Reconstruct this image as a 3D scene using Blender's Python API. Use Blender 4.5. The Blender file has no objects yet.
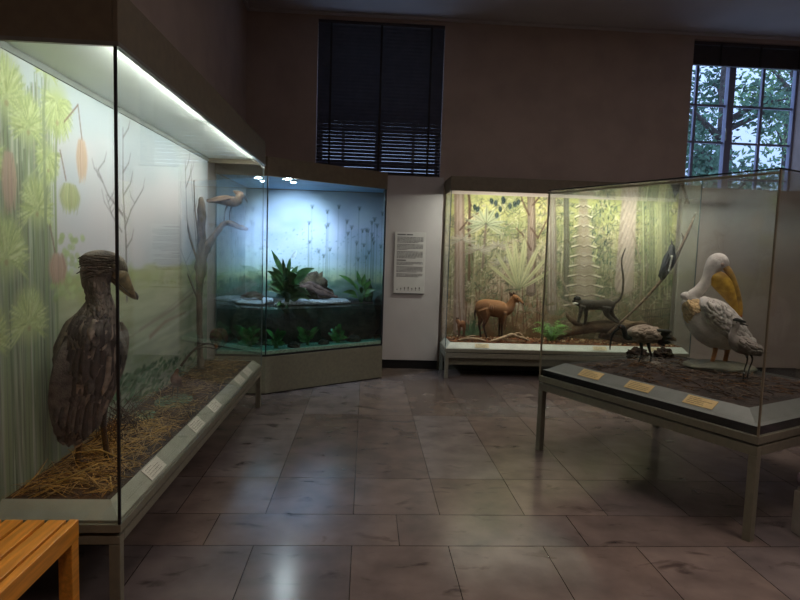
import bpy, bmesh, math, random
import numpy as np
from mathutils import Vector, Matrix, noise as mnoise
PI = math.pi
sc = bpy.context.scene
COL = sc.collection

# ------------------------------------------------------------------ camera
CF, CYAW, CPITCH, CROLL, CH = 589.67, 0.0588, -0.0858, 0.0319, 1.528
def cam_axes():
    cy, sy, cp, sp = math.cos(CYAW), math.sin(CYAW), math.cos(CPITCH), math.sin(CPITCH)
    F = Vector((sy*cp, cy*cp, sp)); R0 = Vector((cy, -sy, 0)); U0 = R0.cross(F)
    c, s = math.cos(CROLL), math.sin(CROLL)
    return F, R0*c + U0*s, -R0*s + U0*c
AF, AR, AU = cam_axes()
CAM = Vector((0, 0, CH))
cd = bpy.data.cameras.new('camera'); cam = bpy.data.objects.new('camera', cd); COL.objects.link(cam)
cd.sensor_width = 36; cd.lens = CF*36/800; cd.clip_start = .02; cd.clip_end = 200
m = Matrix((AR, AU, -AF)).transposed().to_4x4(); m.translation = CAM
cam.matrix_world = m
sc.camera = cam
# ------------------------------------------------------------------ world, lights, exposure
sc.view_settings.view_transform = 'Standard'; sc.view_settings.look = 'None'
sc.view_settings.gamma = 1.0; sc.view_settings.use_curve_mapping = False
sc.view_settings.exposure = 0.0
try:
    sc.cycles.transparent_max_bounces = 32; sc.cycles.max_bounces = 8
    sc.cycles.glossy_bounces = 4; sc.cycles.sample_clamp_indirect = 8.0; sc.cycles.caustics_reflective = False
except Exception: pass
w = bpy.data.worlds.new('sky'); sc.world = w; w.use_nodes = True
wn = w.node_tree.nodes; wl = w.node_tree.links
bgn = wn['Background']
tc = wn.new('ShaderNodeTexCoord'); sx = wn.new('ShaderNodeSeparateXYZ'); cr = wn.new('ShaderNodeValToRGB')
wl.new(tc.outputs['Generated'], sx.inputs[0]); wl.new(sx.outputs['Z'], cr.inputs[0]); wl.new(cr.outputs[0], bgn.inputs[0])
cr.color_ramp.elements[0].position = .0; cr.color_ramp.elements[0].color = (.20, .28, .45, 1)
cr.color_ramp.elements[1].position = .5; cr.color_ramp.elements[1].color = (.40, .55, 1.0, 1)
bgn.inputs[1].default_value = 2.6
def area(name, loc, size, energy, color, direction=(0, 0, -1), sy=None, spread=None, along=None):
    l = bpy.data.lights.new(name, 'AREA'); l.energy = energy; l.color = color; l.size = size
    if sy: l.shape = 'RECTANGLE'; l.size_y = sy
    if spread: l.spread = spread
    o = bpy.data.objects.new(name, l); COL.objects.link(o); o.location = loc
    o.rotation_euler = Vector(direction).to_track_quat('-Z', 'Y').to_euler()
    if along:                                        # the long (x) side of the lamp runs along this direction
        z = -Vector(direction).normalized(); x = Vector(along); x = (x-z*x.dot(z)).normalized(); y = z.cross(x)
        o.rotation_euler = Matrix((x, y, z)).transposed().to_euler()
    return o
area('room_fill', (2.9, 2.3, 4.30), 2.6, 62, (1.0, .86, .80))  # broad unseen fill added for the ambient light of the room
area('ceiling_lamp', (2.9, 1.6, 4.33), .9, 11, (1.0, .80, .72), spread=1.5)
area('ceiling_lamp', (2.4, 4.6, 4.33), .9, 13, (1.0, .82, .76), spread=1.6)
area('ceiling_lamp', (0.2, 0.9, 4.33), .9, 13, (1.0, .80, .70), spread=1.5)

# ------------------------------------------------------------------ helpers
def ray(px, py): return AF + AR*((px-400)/CF) - AU*((py-300)/CF)
def atX(px, py, X): d = ray(px, py); return CAM + d*(X/d.x)
def atY(px, py, Y): d = ray(px, py); return CAM + d*(Y/d.y)
def atZ(px, py, Z): d = ray(px, py); return CAM + d*((Z-CH)/d.z)

def lin(c):
    c = [max(0, x) for x in c[:3]]
    return tuple((x/12.92 if x <= .04045 else ((x+.055)/1.055)**2.4) for x in c) + (1,)
MATS = {}
def mat(name, col, rough=.6, var=.12, scale=8, bump=0, col2=None, metal=0, detail=4, bscale=None, spec=.5, stretch=None):
    """procedural: two tones of colour mixed by object-space noise, plus a noise bump"""
    if name in MATS: return MATS[name]
    m = bpy.data.materials.new(name); m.use_nodes = True; MATS[name] = m
    N, L = m.node_tree.nodes, m.node_tree.links; b = N['Principled BSDF']
    b.inputs['Roughness'].default_value = rough; b.inputs['Metallic'].default_value = metal
    b.inputs['Specular IOR Level'].default_value = spec
    t = N.new('ShaderNodeTexCoord'); mp = N.new('ShaderNodeMapping'); L.new(t.outputs['Object'], mp.inputs[0])
    if stretch: mp.inputs['Scale'].default_value = stretch
    n = N.new('ShaderNodeTexNoise'); n.inputs['Scale'].default_value = scale; n.inputs['Detail'].default_value = detail
    L.new(mp.outputs[0], n.inputs[0])
    r = N.new('ShaderNodeValToRGB'); L.new(n.outputs[0], r.inputs[0]); L.new(r.outputs[0], b.inputs['Base Color'])
    a = lin([x*(1-var) for x in col]); c = lin(col2 if col2 else [min(1, x*(1+var)) for x in col])
    r.color_ramp.elements[0].position = .35; r.color_ramp.elements[0].color = a
    r.color_ramp.elements[1].position = .65; r.color_ramp.elements[1].color = c
    if bump:
        n2 = N.new('ShaderNodeTexNoise'); n2.inputs['Scale'].default_value = bscale or scale*3; n2.inputs['Detail'].default_value = 5
        L.new(mp.outputs[0], n2.inputs[0])
        bp = N.new('ShaderNodeBump'); bp.inputs['Strength'].default_value = bump; bp.inputs['Distance'].default_value = .02
        L.new(n2.outputs[0], bp.inputs['Height']); L.new(bp.outputs[0], b.inputs['Normal'])
    return m
def vmat(name, rough=.85, bump=0, scale=60, noise_amt=0.0):
    """colour comes from the painted colour attribute of the mesh"""
    if name in MATS: return MATS[name]
    m = bpy.data.materials.new(name); m.use_nodes = True; MATS[name] = m
    N, L = m.node_tree.nodes, m.node_tree.links; b = N['Principled BSDF']
    b.inputs['Roughness'].default_value = rough; b.inputs['Specular IOR Level'].default_value = .25
    a = N.new('ShaderNodeAttribute'); a.attribute_name = 'paint'
    t = N.new('ShaderNodeTexCoord'); n = N.new('ShaderNodeTexNoise'); n.inputs['Scale'].default_value = scale; n.inputs['Detail'].default_value = 4
    L.new(t.outputs['Object'], n.inputs[0])
    mx = N.new('ShaderNodeMixRGB'); mx.blend_type = 'OVERLAY'; mx.inputs[0].default_value = noise_amt
    L.new(a.outputs['Color'], mx.inputs[1]); L.new(n.outputs[0], mx.inputs[2]); L.new(mx.outputs[0], b.inputs['Base Color'])
    if bump:
        bp = N.new('ShaderNodeBump'); bp.inputs['Strength'].default_value = bump; bp.inputs['Distance'].default_value = .02
        L.new(n.outputs[0], bp.inputs['Height']); L.new(bp.outputs[0], b.inputs['Normal'])
    return m
def glass_mat(name, tint, boost=1.0):
    if name in MATS: return MATS[name]
    m = bpy.data.materials.new(name); m.use_nodes = True; MATS[name] = m
    N, L = m.node_tree.nodes, m.node_tree.links; N.remove(N['Principled BSDF'])
    out = N['Material Output']
    g = N.new('ShaderNodeNewGeometry'); d = N.new('ShaderNodeVectorMath'); d.operation = 'DOT_PRODUCT'
    L.new(g.outputs['Incoming'], d.inputs[0]); L.new(g.outputs['Normal'], d.inputs[1])
    def mth(op, *ins):
        n = N.new('ShaderNodeMath'); n.operation = op
        for i, v in enumerate(ins):
            if isinstance(v, (int, float)): n.inputs[i].default_value = v
            else: L.new(v, n.inputs[i])
        return n.outputs[0]
    c = mth('ABSOLUTE', d.outputs['Value']); om = mth('SUBTRACT', 1.0, c); p5 = mth('POWER', om, 5.0)
    f = mth('ADD', mth('MULTIPLY', p5, .60), .034*boost)
    tr = N.new('ShaderNodeBsdfTransparent'); tr.inputs[0].default_value = (*tint, 1)
    gl = N.new('ShaderNodeBsdfGlossy'); gl.inputs['Roughness'].default_value = 0.0; gl.inputs[0].default_value = (1, 1, 1, 1)
    mx = N.new('ShaderNodeMixShader'); L.new(f, mx.inputs[0]); L.new(tr.outputs[0], mx.inputs[1]); L.new(gl.outputs[0], mx.inputs[2])
    L.new(mx.outputs[0], out.inputs[0])
    return m
def emit_mat(name, col, strength):
    if name in MATS: return MATS[name]
    m = bpy.data.materials.new(name); m.use_nodes = True; MATS[name] = m
    b = m.node_tree.nodes['Principled BSDF']; b.inputs['Base Color'].default_value = (.8, .8, .8, 1)
    b.inputs['Emission Color'].default_value = (*col, 1); b.inputs['Emission Strength'].default_value = strength
    return m

class MB:
    """collects shapes into one bmesh -> one mesh object; every face keeps a material index"""
    def __init__(s): s.b = bmesh.new(); s.mi = 0; s.cl = None; s.col = None
    def _f(s, vs):
        try: f = s.b.faces.new(vs)
        except ValueError: return None
        f.material_index = s.mi; f.smooth = True
        if s.col is not None:
            if s.cl is None: s.cl = s.b.loops.layers.float_color.new('paint')
            for l in f.loops: l[s.cl] = s.col
        return f
    def box(s, lo, hi, M=None):
        vs = [s.b.verts.new((x, y, z)) for x in (lo[0], hi[0]) for y in (lo[1], hi[1]) for z in (lo[2], hi[2])]
        if M is not None:
            for v in vs: v.co = M @ v.co
        for q in ((0,1,3,2),(4,6,7,5),(0,4,5,1),(2,3,7,6),(0,2,6,4),(1,5,7,3)):
            f = s._f([vs[i] for i in q])
            if f: f.smooth = False
        return s
    def prism(s, pts, z0, z1, flat=True):
        a = [s.b.verts.new((p[0], p[1], z0)) for p in pts]; b = [s.b.verts.new((p[0], p[1], z1)) for p in pts]
        n = len(pts); fs = [s._f(a[::-1]), s._f(b)] + [s._f([a[i], a[(i+1)%n], b[(i+1)%n], b[i]]) for i in range(n)]
        for f in fs:
            if f and flat: f.smooth = False
        return s
    def poly(s, pts):
        return s._f([s.b.verts.new(p) for p in pts])
    def ring_loft(s, rings):
        R = [[s.b.verts.new(p) for p in r] for r in rings]; n = len(rings[0])
        for i in range(len(R)-1):
            for j in range(n): s._f([R[i][j], R[i][(j+1)%n], R[i+1][(j+1)%n], R[i+1][j]])
        s._f(R[0][::-1]); s._f(R[-1]); return s
    def tube(s, pts, rad, n=8):
        """round tapering tube along 3-D points"""
        pts = [Vector(p) for p in pts]; m = len(pts)
        if isinstance(rad, (int, float)): rad = [rad]*m
        rings = []; side = None
        for i, p in enumerate(pts):
            t = (pts[min(i+1, m-1)] - pts[max(i-1, 0)])
            if t.length < 1e-9: t = Vector((0, 0, 1))
            t.normalize()
            if side is None:
                side = t.cross(Vector((0, 0, 1)) if abs(t.z) < .9 else Vector((0, 1, 0))).normalized()
            side = (side - t*side.dot(t))
            if side.length < 1e-6: side = t.orthogonal()
            side.normalize(); up = t.cross(side)
            rings.append([p + (side*math.cos(2*PI*j/n) + up*math.sin(2*PI*j/n))*rad[i] for j in range(n)])
        return s.ring_loft(rings)
    def ball(s, c, r, n=10, k=7):
        c = Vector(c); r = Vector((r, r, r)) if isinstance(r, (int, float)) else Vector(r)
        rings = []
        for i in range(k):
            a = PI*(i+.5)/k
            rings.append([c + Vector((r.x*math.sin(a)*math.cos(2*PI*j/n), r.y*math.sin(a)*math.sin(2*PI*j/n), r.z*math.cos(a))) for j in range(n)])
        return s.ring_loft(rings[::-1])
    def leaf(s, base, tip, width, normal=(0, 0, 1), droop=0, n=5, fold=.15, thick=0):
        base, tip = Vector(base), Vector(tip); d = tip-base; L = d.length
        if L < 1e-6: return s
        side = d.cross(Vector(normal))
        if side.length < 1e-6: side = d.orthogonal()
        side.normalize(); up = side.cross(d).normalized()
        prev = None
        for i in range(n+1):
            t = i/n; c = base + d*t + Vector((0, 0, 1))*(-droop*L*t*t + droop*L*t*.6)
            wdt = width*.5*max(.03, math.sin(PI*min(1, t**.75*.97+.03)))
            row = [s.b.verts.new(c - side*wdt + up*wdt*fold), s.b.verts.new(c), s.b.verts.new(c + side*wdt + up*wdt*fold)]
            if prev:
                s._f([prev[0], prev[1], row[1], row[0]]); s._f([prev[1], prev[2], row[2], row[1]])
            prev = row
        return s
    def build(s, name, mats, parent=None, bevel=0, loc=None, recalc=True, autoflat=False):
        if recalc: bmesh.ops.recalc_face_normals(s.b, faces=s.b.faces)
        me = bpy.data.meshes.new(name); s.b.to_mesh(me); s.b.free()
        o = bpy.data.objects.new(name, me); COL.objects.link(o)
        for m_ in (mats if isinstance(mats, (list, tuple)) else [mats]): me.materials.append(m_)
        if parent: o.parent = parent
        if loc is not None: o.location = loc
        if bevel:
            bv = o.modifiers.new('bevel', 'BEVEL'); bv.width = bevel; bv.segments = 2; bv.limit_method = 'ANGLE'; bv.angle_limit = .6
        return o
def tag(o, label=None, cat=None, group=None, kind=None):
    if label: o['label'] = label
    if cat: o['category'] = cat
    if group: o['group'] = group
    if kind: o['kind'] = kind
    return o
def thing(name, label, cat, loc=(0, 0, 0), rz=0, group=None):
    o = bpy.data.objects.new(name, None); COL.objects.link(o); o.location = loc; o.rotation_euler = (0, 0, rz)
    o.empty_display_size = .1
    return tag(o, label, cat, group)
def struct(o): o['kind'] = 'structure'; return o
def R2(x, y, a): return (x*math.cos(a)-y*math.sin(a), x*math.sin(a)+y*math.cos(a))
def smooth_pts(P, k=4):
    """Catmull-Rom through rows of numbers"""
    P = np.array(P, float); n = len(P); out = []
    for i in range(n-1):
        a, b, c, d = P[max(i-1, 0)], P[i], P[i+1], P[min(i+2, n-1)]
        for j in range(k):
            t = j/k; out.append(.5*((2*b)+(-a+c)*t+(2*a-5*b+4*c-d)*t*t+(-a+3*b-3*c+d)*t**3))
    out.append(P[-1]); return np.array(out)
def vn(p, sc_=1.0): return mnoise.noise(Vector(p)*sc_)

# ------------------------------------------------------------------ painter for the murals
class Canvas:
    """an array of paint on a grid (u across, v up, in metres); becomes the colour attribute of a finely divided board"""
    def __init__(s, u0, u1, v0, v1, res, seed=1):
        s.u0, s.u1, s.v0, s.v1 = u0, u1, v0, v1
        s.W = int((u1-u0)/res)+1; s.H = int((v1-v0)/res)+1
        s.U, s.V = np.meshgrid(np.linspace(u0, u1, s.W), np.linspace(v0, v1, s.H))
        s.A = np.zeros((s.H, s.W, 3)); s.r = np.random.RandomState(seed); s.res = res
    def noise(s, cell, octaves=2):
        out = np.zeros((s.H, s.W)); amp = 1
        cu, cv = cell if isinstance(cell, tuple) else (cell, cell)
        for o in range(octaves):
            gw, gh = int((s.u1-s.u0)/cu)+3, int((s.v1-s.v0)/cv)+3; g = s.r.rand(gh, gw)
            x = (s.U-s.u0)/cu; y = (s.V-s.v0)/cv; xi = x.astype(int); yi = y.astype(int); fx = x-xi; fy = y-yi
            fx = fx*fx*(3-2*fx); fy = fy*fy*(3-2*fy)
            out += amp*((g[yi, xi]*(1-fx)+g[yi, xi+1]*fx)*(1-fy)+(g[yi+1, xi]*(1-fx)+g[yi+1, xi+1]*fx)*fy-.5)
            amp *= .5; cu /= 2; cv /= 2
        return out
    def grad(s, stops):
        vs = [a for a, _ in stops]
        for k in range(3): s.A[..., k] = np.interp(s.V, vs, [c[k] for _, c in stops])
    def blend(s, mask, col):
        mask = np.clip(mask, 0, 1)[..., None]; s.A = s.A*(1-mask)+np.array(col)*mask
    def _win(s, a, b, c, d):
        i0 = max(0, int((c-s.v0)/s.res)-1); i1 = min(s.H, int((d-s.v0)/s.res)+3); j0 = max(0, int((a-s.u0)/s.res)-1); j1 = min(s.W, int((b-s.u0)/s.res)+3)
        return (slice(i0, i1), slice(j0, j1)) if i0 < i1 and j0 < j1 else None
    def stroke(s, pts, w0, w1, col, a=1.0, soft=None):
        soft = soft or s.res*.8; n = len(pts)
        for i in range(n-1):
            (x0, y0), (x1, y1) = pts[i], pts[i+1]; t0 = i/(n-1); t1 = (i+1)/(n-1); wa = w0+(w1-w0)*t0; wb = w0+(w1-w0)*t1
            m_ = max(wa, wb)+soft; W = s._win(min(x0, x1)-m_, max(x0, x1)+m_, min(y0, y1)-m_, max(y0, y1)+m_)
            if not W: continue
            U, V = s.U[W], s.V[W]; dx, dy = x1-x0, y1-y0; L2 = dx*dx+dy*dy+1e-12
            t = np.clip(((U-x0)*dx+(V-y0)*dy)/L2, 0, 1); d = np.hypot(U-x0-t*dx, V-y0-t*dy)
            k = (np.clip((wa+(wb-wa)*t+soft*.5-d)/soft, 0, 1)*a)[..., None]; s.A[W] = s.A[W]*(1-k)+np.array(col)*k
    def blob(s, u, v, ru, rv, col, a=1.0, soft=.4, ang=0):
        R = max(ru, rv)*1.1; W = s._win(u-R, u+R, v-R, v+R)
        if not W: return
        U, V = s.U[W]-u, s.V[W]-v; c, sn = math.cos(ang), math.sin(ang); X = (U*c+V*sn)/ru; Y = (-U*sn+V*c)/rv
        k = (np.clip((1-np.hypot(X, Y))/soft, 0, 1)*a)[..., None]; s.A[W] = s.A[W]*(1-k)+np.array(col)*k
    def leaf(s, b, t, w_, col, a=1.0, vein=None):
        dx, dy = t[0]-b[0], t[1]-b[1]; L = math.hypot(dx, dy)
        s.blob((b[0]+t[0])/2, (b[1]+t[1])/2, L/2, w_/2, col, a, .35, math.atan2(dy, dx))
        if vein: s.stroke([b, t], s.res*.3, s.res*.2, vein, a*.8)
    def jit(s, c, k=.06): return np.clip(np.array(c)+s.r.uniform(-k, k)+s.r.uniform(-k/3, k/3, 3), 0, 1)
    def board(s, name, place, parent, thick, m_, sat=.62, gain=(1, 1, 1), con=1.0):
        """place(u, v) -> world point on the board's face; a thin closed board with depth"""
        g_ = s.A.mean(-1, keepdims=True); s.A = np.clip(((g_+(s.A-g_)*sat)*np.array(gain)-.58)*con+.58-(con-1)*.12, 0, 1)
        H, W = s.H, s.W; P = np.array([place(u, v) for u, v in ((s.u0, s.v0), (s.u1, s.v0), (s.u0, s.v1))], float)
        du = (P[1]-P[0]); dv = (P[2]-P[0]); T = np.linspace(0, 1, W)[None, :, None]; S = np.linspace(0, 1, H)[:, None, None]
        co = (P[0]+du*T+dv*S).reshape(-1, 3); nrm = np.cross(du, dv); nrm /= np.linalg.norm(nrm)
        back = np.array([P[0], P[1], P[1]+dv, P[2]])-nrm*thick
        idx = np.arange(H*W).reshape(H, W)
        q = np.stack([idx[:-1, :-1], idx[:-1, 1:], idx[1:, 1:], idx[1:, :-1]], -1).reshape(-1, 4); k = H*W
        corners = [idx[0, 0], idx[0, -1], idx[-1, -1], idx[-1, 0]]
        ex = [[k, k+3, k+2, k+1]]
        faces = q.tolist()+ex
        faces += [[int(corners[i]), k+i, k+(i+1) % 4, int(corners[(i+1) % 4])] for i in range(4)]
        me = bpy.data.meshes.new(name); me.from_pydata(np.vstack([co, back]).tolist(), [], faces); me.update()
        at = me.color_attributes.new('paint', 'FLOAT_COLOR', 'POINT')
        c = np.clip(s.A, 0, 1).reshape(-1, 3); c = np.where(c <= .04045, c/12.92, ((c+.055)/1.055)**2.4)
        c = np.vstack([c, np.full((4, 3), .3)]); at.data.foreach_set('color', np.hstack([c, np.ones((len(c), 1))]).astype(np.float32).ravel())
        me.materials.append(m_); o = bpy.data.objects.new(name, me); COL.objects.link(o)
        if parent: o.parent = parent
        return o

# ------------------------------------------------------------------ materials
M = dict(
    wall=mat('wall_plaster', (.70, .635, .60), .85, .03, 3, .06, bscale=60),
    wallr=mat('wall_boarding_paint', (.74, .72, .72), .75, .02, 3),
    ceil=mat('ceiling_plaster', (.74, .73, .74), .9, .02, 2),
    olive=mat('painted_metal_olive', (.47, .455, .39), .45, .04, 30, .02),
    olive_dark=mat('painted_header_brown', (.42, .38, .31), .5, .04, 20),
    lip=mat('painted_lip_grey', (.60, .595, .53), .45, .03, 12),
    lipw=mat('painted_lip_white', (.78, .78, .74), .45, .03, 12),
    black=mat('black_rubber', (.05, .05, .06), .6, .1, 20),
    white=mat('white_lacquer', (.86, .88, .86), .55, .01, 5),
    wood=mat('oiled_pine', (.84, .56, .20), .4, .08, 5, .05, stretch=(12, 1, 12), detail=6),
    blind=mat('blind_slat', (.30, .28, .29), .5, .05, 10),
    tape=mat('ladder_tape', (.20, .19, .19), .8, .05, 10),
    frame=mat('window_paint', (.55, .56, .66), .5, .03, 10),
    stone=mat('pillar_stone', (.62, .58, .54), .6, .06, 10, .1),
    marble=mat('purple_marble', (.50, .42, .45), .2, .15, 12),
    card=mat('label_card', (.86, .82, .76), .7, .02, 10),
    cardy=mat('label_card_yellow', (.84, .72, .50), .7, .02, 10),
    ink=mat('ink', (.30, .27, .26), .8, .02, 10),
    soil=mat('dark_soil', (.14, .10, .075), .95, .35, 18, .9, col2=(.26, .19, .13), bscale=60),
    soil2=mat('reddish_soil', (.34, .19, .10), .95, .3, 14, .8, col2=(.50, .30, .16), bscale=50),
    soil3=mat('mud', (.17, .13, .11), .85, .3, 9, .9, col2=(.29, .235, .20), bscale=45),
    glass=glass_mat('case_glass', (.965, .985, .975)),
    aqglass=glass_mat('tank_glass', (.94, .98, .98)),
)
vpaint = vmat('mural_paint', .9)
GAP = .0008

# ================================================================== THE ROOM
XL, XR, YB, YN, ZC = -1.52, 7.6, 7.50, -3.2, 4.37
WT = .45
# floor: slabs with fine joints
random.seed(5)
fl = MB(); fl.cl = fl.b.loops.layers.float_color.new('paint')
def slab(x0, x1, y0, y1):
    g = .0022; k = random.uniform(-.035, .035); w_ = random.uniform(-.012, .012)
    c = lin((.44+k+w_, .40+k, .385+k-w_)); fl.col = c
    f = fl.poly([(x0+g, y0+g, 0), (x1-g, y0+g, 0), (x1-g, y1-g, 0), (x0+g, y1-g, 0)]); f.smooth = False
cols = [(-.536+.5*k) for k in range(-3, 17)]
for cx in cols:
    y = 3.283
    ln = .54
    while y < YB+.1:
        y2 = min(y+ln, YB+.1); slab(max(cx, XL), cx+.5, y, y2); y = y2; ln = 1.505
    y = 2.923; ln = random.uniform(.9, 1.3)
    while y > YN:
        y2 = max(y-ln, YN); slab(max(cx, XL), cx+.5, y2, y); y = y2; ln = 1.47
xx = -1.79
while xx < XR:
    slab(max(xx, XL), xx+1.0, 2.923, 3.283); xx += 1.0
fl.col = lin((.20, .16, .13)); fl.poly([(XL-.1, YN, -.0025), (XR+.3, YN, -.0025), (XR+.3, YB+.2, -.0025), (XL-.1, YB+.2, -.0025)])
fm = bpy.data.materials.new('floor_stone'); fm.use_nodes = True
N, L = fm.node_tree.nodes, fm.node_tree.links; b = N['Principled BSDF']
at_ = N.new('ShaderNodeAttribute'); at_.attribute_name = 'paint'; tcn = N.new('ShaderNodeTexCoord')
n1 = N.new('ShaderNodeTexNoise'); n1.inputs['Scale'].default_value = 4.5; n1.inputs['Detail'].default_value = 7; L.new(tcn.outputs['Object'], n1.inputs[0])
r1 = N.new('ShaderNodeValToRGB'); L.new(n1.outputs[0], r1.inputs[0]); r1.color_ramp.elements[0].position = .3; r1.color_ramp.elements[0].color = (.66, .65, .66, 1)
r1.color_ramp.elements[1].position = .7; r1.color_ramp.elements[1].color = (1.16, 1.12, 1.08, 1)
mu = N.new('ShaderNodeMixRGB'); mu.blend_type = 'MULTIPLY'; mu.inputs[0].default_value = 1; L.new(at_.outputs['Color'], mu.inputs[1]); L.new(r1.outputs[0], mu.inputs[2])
n2 = N.new('ShaderNodeTexNoise'); n2.inputs['Scale'].default_value = 6; n2.inputs['Detail'].default_value = 6; n2.inputs['Distortion'].default_value = .6
mpn = N.new('ShaderNodeMapping'); mpn.inputs['Scale'].default_value = (.7, 1.5, 1); L.new(tcn.outputs['Object'], mpn.inputs[0]); L.new(mpn.outputs[0], n2.inputs[0])
r2 = N.new('ShaderNodeValToRGB'); L.new(n2.outputs[0], r2.inputs[0]); r2.color_ramp.elements[0].position = .28; r2.color_ramp.elements[0].color = (.28, .26, .27, 1)
r2.color_ramp.elements[1].position = .40; r2.color_ramp.elements[1].color = (1, 1, 1, 1)
mu2 = N.new('ShaderNodeMixRGB'); mu2.blend_type = 'MULTIPLY'; mu2.inputs[0].default_value = .8; L.new(mu.outputs[0], mu2.inputs[1]); L.new(r2.outputs[0], mu2.inputs[2])
L.new(mu2.outputs[0], b.inputs['Base Color'])
n3 = N.new('ShaderNodeTexNoise'); n3.inputs['Scale'].default_value = 5; L.new(tcn.outputs['Object'], n3.inputs[0])
mr = N.new('ShaderNodeMapRange'); mr.inputs[3].default_value = .16; mr.inputs[4].default_value = .34; L.new(n3.outputs[0], mr.inputs[0]); b.inputs['Roughness'].default_value = .19
b.inputs['Specular IOR Level'].default_value = .55
struct(fl.build('floor', fm))
# walls
W1 = (-.664, .895); W2 = (4.07, 5.74); ZT = 4.295; ZS = 2.43
wb = MB()
xs = [XL-.3, W1[0], W1[1], W2[0], W2[1], XR+.3]
for i in (0, 2, 4): wb.box((xs[i], YB, 0), (xs[i+1], YB+WT, ZC+.1))
for i in (1, 3):
    wb.box((xs[i], YB, ZT), (xs[i+1], YB+WT, ZC+.1)); wb.box((xs[i], YB, 0), (xs[i+1], YB+WT, ZS))
struct(wb.build('wall_back', M['wall']))
struct(MB().box((XL-.3, YN, 0), (XL, YB, ZC+.1)).build('wall_left', M['wall']))
struct(MB().box((XR, YN, 0), (XR+.3, YB, ZC+.1)).build('wall_right', M['wall']))
struct(MB().box((XL-.3, YN-.3, 0), (XR+.3, YN, ZC+.1)).build('wall_front', M['wall']))
struct(MB().box((XL-.3, YN-.3, ZC), (XR+.3, YB+WT, ZC+.2)).build('ceiling', M['ceil']))
struct(MB().box((XL, YB-.05, ZC-.035), (XR, YB, ZC)).build('trim_1', M['ceil'], bevel=.01))
struct(MB().box((XL, YN, ZC-.035), (XL+.05, YB-.05, ZC)).build('trim_2', M['ceil'], bevel=.01))
bbm = mat('baseboard_paint', (.27, .26, .21), .5, .04, 10)
bb = MB()
bb.box((.94, YB-.018, 0), (XR, YB, .10)); bb.box((XL, YB-.018, 0), (-.70, YB, .10))
struct(bb.build('baseboard_back', bbm))
# boards closing the lower half of both windows, over a dark toe recess
for k, (a, c) in enumerate((W1, W2)):
    p = MB().box((a-.02, YB-.05, .115), (c+.045, YB-.002, ZS+.01))
    struct(p.build('wall_boarding_'+str(k+1), M['wallr'] if k == 0 else M['wall'], bevel=.003))  # second boarding takes the darker wall colour to stand in for its dimmer light
    struct(MB().box((a-.02, YB-.02, 0), (c+.045, YB-.001, .112)).build('baseboard_'+str(k+1), M['black']))
# window_1 and window_2: frames, muntins and panes in the deep recess
def window(n, a, c, cx):
    f = MB(); y0, y1 = YB+.36, YB+.43
    f.box((a, y0, ZS), (a+.05, y1, ZT)); f.box((c-.03, y0, ZS), (c, y1, ZT)); f.box((a, y0, ZT-.16), (c, y1, ZT)); f.box((a, y0, ZS), (c, y1, ZS+.06))
    f.box((cx-.045, y0-.02, ZS), (cx+.045, y1, ZT-.1))
    root = struct(f.build('window_'+str(n), M['frame'], bevel=.004))
    mu_ = MB()
    for s_ in (-1, 1):
        mx_ = cx+s_*.46; mu_.box((mx_-.018, y0+.02, ZS+.05), (mx_+.018, y1-.01, ZT-.14))
    for z in (3.587, 3.10, 2.62): mu_.box((a+.04, y0+.025, z-.014), (c-.02, y1-.012, z+.014))
    mu_.build('window_muntins', M['frame'], root)
    MB().tube([(cx-.05, y0-.03, 3.28), (cx-.05, y0-.05, 3.24), (cx-.05, y0-.05, 3.12)], .008).build('window_handle', mat('brass_handle', (.7, .68, .62), .3, .05, 10, metal=.8), root)
    MB().box((a+.03, y0+.045, ZS+.04), (c-.02, y0+.049, ZT-.1)).build('window_pane', M['glass'], root)
window(1, W1[0], W1[1], .115); window(2, W2[0], W2[1], 4.815)

def blind(label, x0, x1, ztop, zbot, pitch, tilt, y, tapes):
    t = thing('venetian_blind', label, 'window blind', ((x0+x1)/2, y, zbot))
    ox, oz = (x0+x1)/2, zbot
    MB().box((x0-ox, -.025, ztop-.04-oz), (x1-ox, .025, ztop-oz)).build('head_rail', M['blind'], t)
    s_ = MB(); z = ztop-.055
    while z > zbot+.02:
        c, sn = math.cos(tilt)*.025, math.sin(tilt)*.025
        pts = [(-c, sn), (0, .003), (c, -sn)]
        for (ya, za), (yb, zb) in zip(pts[:-1], pts[1:]):
            f = s_.poly([(x0-ox, ya, z+za-oz), (x1-ox, ya, z+za-oz), (x1-ox, yb, z+zb-oz), (x0-ox, yb, z+zb-oz)])
            f = s_.poly([(x0-ox, yb, z+zb-oz-.0012), (x1-ox, yb, z+zb-oz-.0012), (x1-ox, ya, z+za-oz-.0012), (x0-ox, ya, z+za-oz-.0012)])
        z -= pitch
    s_.build('slats', M['blind'], t, recalc=False)
    MB().box((x0-ox, -.02, 0), (x1-ox, .02, .02 if pitch > .02 else ztop-.05-oz)).build('bottom_rail', M['blind'], t)
    for tx in tapes:
        MB().box((tx-ox-.012, -.032, 0.01), (tx-ox+.012, -.029, ztop-oz-.03)).build('ladder_tape', M['tape'], t)
    return t
blind('dark closed venetian blind over the tall window above the aquarium case', W1[0]+.003, W1[1]-.003, ZT-.004, ZS+.012, .043, .75, YB+.03, (-.5, .115, .73))
blind('gathered dark venetian blind rolled up above the bright window', W2[0]+.01, W2[1]-.02, ZT-.004, 4.0, .0135, .1, YB+.07, (4.45, 4.98, 5.5))
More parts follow.
